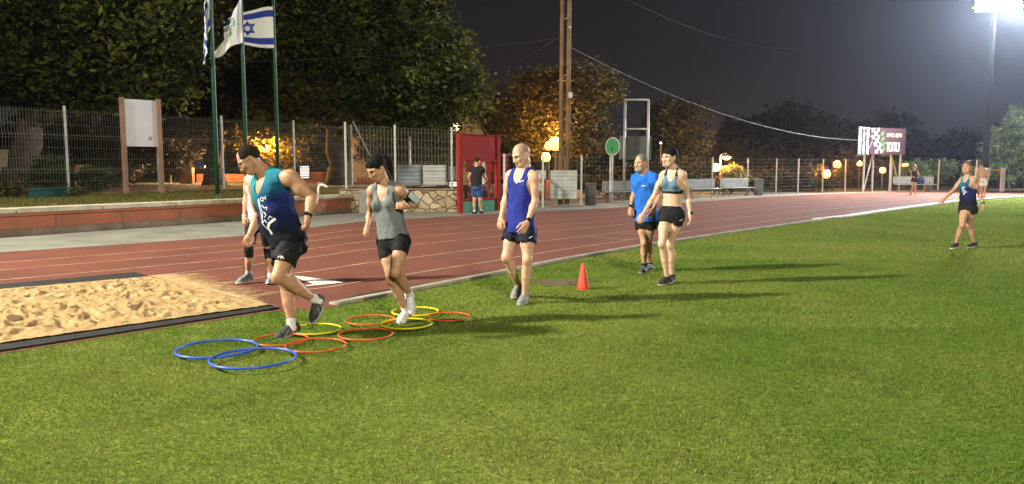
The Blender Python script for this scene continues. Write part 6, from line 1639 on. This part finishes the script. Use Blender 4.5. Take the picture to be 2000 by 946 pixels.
# ---------------------------------------------------------------- 4. bald man in the royal blue tank top
J = JP(8.62, dict(hd=(1018, 304, -.03), n=(1023, 331, 0), sr=(997, 343, .11), sl=(1044, 346, -.11), er=(988, 388, .12), wr=(979, 424, .02), el=(1045, 394, -.14), wl=(1030, 434, -.28),
              hr=(1003, 447, .06), hl=(1029, 448, -.06), kr=(989, 502, -.02), ar=(1012, 557, .26), tr=(1000, 581, .08), kl=(1030, 507, -.16), al=(1025, 575, -.08), tl=(1015, 590, -.25)))
report('bald', J)
M_royal = fabric('royal blue tank', (.016, .026, .200), .75)
o4 = build_person(dict(J=J, h=.008, scale=1.04, girth=.94, arms=.90, legs=.95, seed=4, skin=SK_FAIR, label='bald man in a royal blue tank top and navy shorts, looking down at the grass', face=(-.78, -.50, -.38), hscale=1.04, stubble=.16, scalp=(.17, .125, .095),
    hands=dict(r=dict(dir=(-.22, -.1, -1), palm=(.7, .6, 0), side=1, curl=.35), l=dict(dir=(-.45, -.25, -.85), palm=(-.3, .9, .1), side=-1, curl=.38)),
    top=dict(mat=M_royal, hem=-.06, off=.012, drape=.172, neck=(.066, .12, .145), nf=.085, nz=-.01, arm=(.068, .20, .14), adown=.08, aout=.03, strap=.052, wr=.008),
    shorts=dict(mat=M_navs, leg=.47, off=.018, rad=.110, waist=.2, wr=.006), shoe=dict(col=(.20, .20, .20), accent=(.28, .28, .28), lace=(.33, .33, .32), sole=M_sole_g), sock=None))
band(o4, 'watch', mid(J['wl'], J['el'], .08), J['el'], .0315, .03, M_rubber, (.3, -1, .2), None, .021)
decal(o4, 'topV', swoosh(.055), mid(o4['C'], J['sl'], .42) + o4['up'] * .03, -o4['MC'][:, 0], o4['up'], o4['MC'][:, 1], M_wprint, .009, o4['top'], 'emblem')
decal(o4, 'shortsV', swoosh(.045), mid(J['hl'], J['kl'], .24) + np.array([.03, 0, 0]), (.98, .1, .1), (-.1, 0, 1), (.1, -1, 0), M_wprint, .008, o4['shorts'], 'emblem')

# ---------------------------------------------------------------- 5. bearded man in the blue T-shirt
J = JP(11.1, dict(hd=(1251.5, 319, -.02), n=(1260, 340, 0), sr=(1243, 349, .10), sl=(1278, 349, -.10), er=(1238, 381, .14), wr=(1232, 406, .0), el=(1288, 383, -.10), wl=(1276, 408, -.24),
              hr=(1252, 429, .05), hl=(1270, 429, -.05), kr=(1258.5, 475, -.04), ar=(1258, 520, .0), tr=(1252, 531, -.17), kl=(1267, 475, .02), al=(1269, 516.5, .24), tl=(1269, 526.5, .06)))
report('beard', J)
M_tee = fabric('bright blue T-shirt', (.018, .125, .52), .8)
def hair_receding(s, hp, MH, hs):
    s.el(hp(0, -.02, .036), np.array([.080, .102, .092]) * hs, MH, .0); s.clip(hp(0, .060, .075), hp(0, 1, .45) - hp(0, 0, 0)); s.clip(hp(0, -.02, -.05), hp(0, .3, -1) - hp(0, 0, 0))
    for sg in (-1, 1): s.el(hp(sg * .084, .012, -.012), np.array([.03, .034, .04]) * hs, MH, 0, carve=True)
o5 = build_person(dict(J=J, h=.009, scale=1.0, girth=.96, arms=.92, legs=.92, seed=5, skin=SK_MID, label='grey bearded man in a bright blue T-shirt, walking behind the sports bra woman', face=(-.72, -.68, -.05), hscale=1.04, beard=True, brow=(.12, .11, .10),
    hands=dict(r=dict(dir=(-.2, -.15, -1), palm=(.7, .6, 0), side=1, curl=.55), l=dict(dir=(-.4, -.25, -.9), palm=(-.4, .9, 0), side=-1, curl=.45)),
    top=dict(mat=M_tee, hem=-.04, off=.013, drape=.172, neck=(.062, .07, .045), nf=.04, nz=.02, sleeve=.80, soff=.022, wr=.009, name='t_shirt'),
    shorts=dict(mat=M_blks, leg=.40, off=.018, rad=.108, waist=.2, wr=.005), shoe=dict(col=(.05, .06, .06), accent=(.25, .27, .27), lace=(.3, .3, .3), sole=M_sole_g), sock=(fabric('black sock', (.015, .015, .015)), .05), hair=dict(fn=hair_receding, mat=M_hairg, wr=.002)))
decal(o5, 'topV', [[(-.03, 0), (.03, 0)]], mid(o5['C'], J['sl'], .36) + o5['up'] * .0, -o5['MC'][:, 0], o5['up'], o5['MC'][:, 1], M_wprint, .009, o5['top'], 'emblem')
band(o5, 'watch', mid(J['wr'], J['er'], .07), J['er'], .030, .026, M_rubber, (-.6, -.7, .2))

# ---------------------------------------------------------------- 6. woman in the blue grey sports bra
J = JP(9.95, dict(hd=(1307, 308, -.02), n=(1316, 331, 0), sr=(1296, 341, .08), sl=(1333, 341, -.07), er=(1276, 386, .10), wr=(1256, 418, -.04), el=(1344, 386, -.05), wl=(1348, 420, -.13),
              hr=(1299, 420, .05), hl=(1324, 420, -.05), kr=(1293, 476, -.14), ar=(1303, 541, -.05), tr=(1285, 556, -.20), kl=(1309, 479, .03), al=(1312, 537, .10), tl=(1301, 552, -.06)))
report('bra', J)
M_bra = attr_fabric('sports bra cloth')
def bracol(V, t, Lc):
    c = np.tile(np.array([.095, .170, .245]), (len(V), 1)); k = np.array([.012, .013, .015])
    c[t < .525] = k; c[t > .86] = k; c[np.abs(Lc[:, 0]) > .125] = k; return c
def hair_wrap(s, hp, MH, hs):
    s.el(hp(0, -.022, .044), np.array([.083, .108, .094]) * hs, MH, .0); s.el(hp(0, -.09, .0), np.array([.05, .045, .05]) * hs, MH, .03)
    s.clip(hp(0, -.02, -.012), hp(0, .35, -1) - hp(0, 0, 0)); s.el(hp(0, .105, -.035), np.array([.068, .085, .090]) * hs, MH, 0, carve=True)
o6 = build_person(dict(J=J, h=.0085, scale=.98, fem=True, legs=.95, seed=6, skin=(.53, .345, .24), label='woman in a blue grey sports bra and black shorts walking with a white watch', face=(-.78, -.60, -.06), hscale=1.05,
    hands=dict(r=dict(dir=(-.55, -.25, -.8), palm=(.3, .9, 0), side=1, curl=.35), l=dict(dir=(.05, -.12, -1), palm=(-.9, .3, 0), side=1, curl=.4)),
    top=dict(mat=M_bra, colfn=bracol, hem=.47, off=.009, neck=(.062, .12, .155), nf=.085, nz=-.01, arm=(.070, .17, .13), adown=.07, aout=.02, strap=.052, wr=.0, name='sports_bra'),
    shorts=dict(mat=M_blks, leg=.32, off=.012, rad=.096, waist=.20, wr=.003), shoe=dict(col=(.02, .02, .022), accent=(.06, .06, .06), sole=M_sole_g), sock=None, hair=dict(fn=hair_wrap, mat=M_hairk, wr=.002)))
band(o6, 'watch', mid(J['wl'], J['el'], .08), J['el'], .027, .028, mat('white watch strap', (.7, .7, .7), .5), (.5, -1, .1), None, .019)
decal(o6, 'shortsV', swoosh(.04), mid(J['hl'], J['kl'], .16) + np.array([.03, 0, 0]), (.98, .1, .1), (-.1, 0, 1), (.1, -1, 0), M_wprint, .008, o6['shorts'], 'emblem')

# ---------------------------------------------------------------- 7. woman far right in the teal tank top
J = JP(14.3, dict(hd=(1889, 327, -.02), n=(1891, 344, 0), sr=(1879.5, 351, .12), sl=(1902, 351, -.10), er=(1861, 373, .12), wr=(1844, 389, .02), el=(1913, 379, -.08), wl=(1920, 399, -.18),
              hr=(1884, 406, .06), hl=(1896, 406, -.06), kr=(1879, 440, -.16), ar=(1867, 475, -.02), tr=(1856.5, 484.5, -.13), kl=(1893.5, 440, .05), al=(1903, 474, .16), tl=(1888, 482.5, .08)))
report('far', J)
def hair_back(s, hp, MH, hs):
    s.el(hp(0, -.02, .040), np.array([.081, .104, .093]) * hs, MH, .0); s.clip(hp(0, 0, -.03), hp(0, .2, -1) - hp(0, 0, 0)); s.el(hp(0, .105, -.03), np.array([.064, .078, .098]) * hs, MH, 0, carve=True)
    s.rc(hp(0, -.10, .03), hp(.0, -.15, -.06), .03 * hs, .02 * hs, .02)
o7 = build_person(dict(J=J, h=.010, scale=.95, fem=True, seed=7, skin=SK_MID, label='woman in a teal and navy tank top walking on the grass at the far right', face=(-.80, -.55, .05), hscale=1.02,
    hands=dict(r=dict(dir=(-.8, -.1, -.5), palm=(.1, .7, -.3), side=1, curl=.3), l=dict(dir=(.02, -.1, -1), palm=(-.9, .3, 0), side=1, curl=.35)),
    top=dict(mat=M_tank_tf, colfn=tealfade, hem=.10, off=.012, drape=.148, neck=(.06, .10, .12), nf=.08, nz=-.01, arm=(.062, .16, .12), adown=.065, aout=.025, strap=.044, wr=.004),
    shorts=dict(mat=M_blks, leg=.30, off=.020, rad=.115, waist=.30, wr=.005), shoe=dict(col=(.02, .02, .024), accent=(.08, .08, .08), sole=M_sole_w), sock=None, hair=dict(fn=hair_back, mat=M_hairbr)))
band(o7, 'watch', mid(J['wl'], J['el'], .08), J['el'], .027, .028, M_rubber, (.5, -1, .1))
decal(o7, 'topV', [([(x * .6, y * .45) for x, y in (s_[0] if isinstance(s_, tuple) else s_)], s_[1] * .5 if isinstance(s_, tuple) else .006) for s_ in RUNNER], o7['C'] - o7['up'] * .05, -o7['MC'][:, 0], o7['up'], o7['MC'][:, 1], M_wprint, .009, o7['top'])

# ---------------------------------------------------------------- background figures
def standing(Y, cx, ftop, fbot, wid, facing, dirs):
    pass
J = JP(24.6, dict(hd=(932.5, 315.5, 0), n=(931, 325, 0), sl=(921.5, 331, .06), sr=(942, 331, -.06), el=(916, 345, .02), wl=(917.5, 357, .12), er=(945.5, 345, .05), wr=(950, 350, .25),
               hl=(926, 365, .04), hr=(936, 365, -.04), kl=(926.5, 391, .02), al=(927, 413, .06), tl=(922.5, 418, .02), kr=(937.5, 391, .0), ar=(940, 412, .14), tr=(943, 416, .24)))
report('panel', J)
build_person(dict(J=J, h=.014, scale=1.0, seed=8, skin=SK_MID, label='man in a black T-shirt and blue shorts standing before the red frame, seen from behind', face=(.45, .88, -.1), hscale=1.0, hands=dict(l=dict(palm=(.5, -.5, 0), curl=.5), r=dict(palm=(-.5, -.5, 0), curl=.6)),
    top=dict(mat=fabric('black T-shirt', (.018, .018, .022)), hem=.0, off=.014, drape=.172, neck=(.06, .07, .045), nf=.03, nz=.02, sleeve=.55, soff=.024, name='t_shirt'), shorts=dict(mat=fabric('blue patterned shorts', (.03, .065, .20), var=.6), leg=.74, off=.02, rad=.105, waist=.2),
    shoe=dict(col=(.02, .02, .02), sole=M_sole_k), sock=(fabric('white sock', (.6, .6, .6)), .05), hair=dict(fn=hair_short, mat=M_hairb)))
J = JP(37.2, dict(hd=(1917, 323, 0), n=(1919, 330, 0), sl=(1911.5, 333.5, .05), sr=(1928, 333.5, -.05), el=(1908, 343, .0), wl=(1911, 352, -.1), er=(1931, 343, .0), wr=(1929, 352, -.05), hl=(1916, 355, .03), hr=(1924, 355, -.03), kl=(1917, 371, .05), al=(1918, 384, .15), tl=(1915.5, 387, .1), kr=(1924, 371, .0), ar=(1922, 384.5, -.1), tr=(1920, 387.5, -.2)))
report('shirtless', J)
build_person(dict(J=J, h=.018, scale=1.0, seed=9, skin=SK_MID, label='shirtless man in white shorts on the far track, partly hidden behind the woman in teal', face=(-.4, .9, 0), hscale=1.0, hands=dict(l=dict(palm=(.5, -.5, 0), curl=.5), r=dict(palm=(-.5, -.5, 0), curl=.5)),
    shorts=dict(mat=M_whites, leg=.5, off=.018, rad=.105, waist=.26), shoe=dict(col=(.02, .02, .02), sole=M_sole_k), hair=dict(fn=hair_short, mat=M_hairb)))
J = JP(40.5, dict(hd=(1787, 326.5, 0), n=(1786.5, 333, 0), sr=(1780.5, 335.5, .1), sl=(1791.5, 335.5, -.1), er=(1780.5, 344, .1), wr=(1786, 346.5, -.15), el=(1794, 343, -.05), wl=(1792, 337.5, -.25), hr=(1783, 353, .05), hl=(1789, 353, -.05), kr=(1782.5, 367, -.1), ar=(1778.5, 378.5, .15), tr=(1776.5, 381.5, .0), kl=(1787.5, 367, -.1), al=(1788.5, 379, .2), tl=(1788, 381.5, .05)))
report('walker', J)
build_person(dict(J=J, h=.018, scale=.92, fem=True, seed=10, skin=SK_MID, label='woman in black walking on the track at the far bend with bent arms', face=(-.5, -.85, 0), hscale=1.05, hands=dict(l=dict(palm=(.5, -.5, 0), curl=.9), r=dict(palm=(-.5, -.5, 0), curl=.9)),
    top=dict(mat=fabric('black top', (.02, .02, .024)), hem=.15, off=.014, neck=(.05, .07, .06), arm=(.05, .15, .09), name='top'), shorts=dict(mat=M_blks, leg=.3, off=.016, rad=.10, waist=.3), shoe=dict(col=(.1, .04, .03), sole=M_sole_k), hair=dict(fn=hair_back, mat=M_hairbr)))
# ================================================================== NIGHT HAZE, ADDED FOR THE LAMP GLOW
hz_m = bpy.data.materials.new('night haze'); hz_m.use_nodes = True; nt = hz_m.node_tree
nt.nodes.remove(nt.nodes['Principled BSDF'])
pv = nt.nodes.new('ShaderNodeVolumePrincipled'); pv.inputs['Density'].default_value = .0003; pv.inputs['Color'].default_value = (.70, .78, 1.0, 1); pv.inputs['Anisotropy'].default_value = .82
nt.links.new(pv.outputs[0], nt.nodes['Material Output'].inputs['Volume'])
mb = MB(); mb.box((0, 45, 7.5), (190, 180, 19)); tag(mb.build('haze', hz_m), 'thin haze volume added to make the glow round the floodlight', 'haze', kind='stuff')
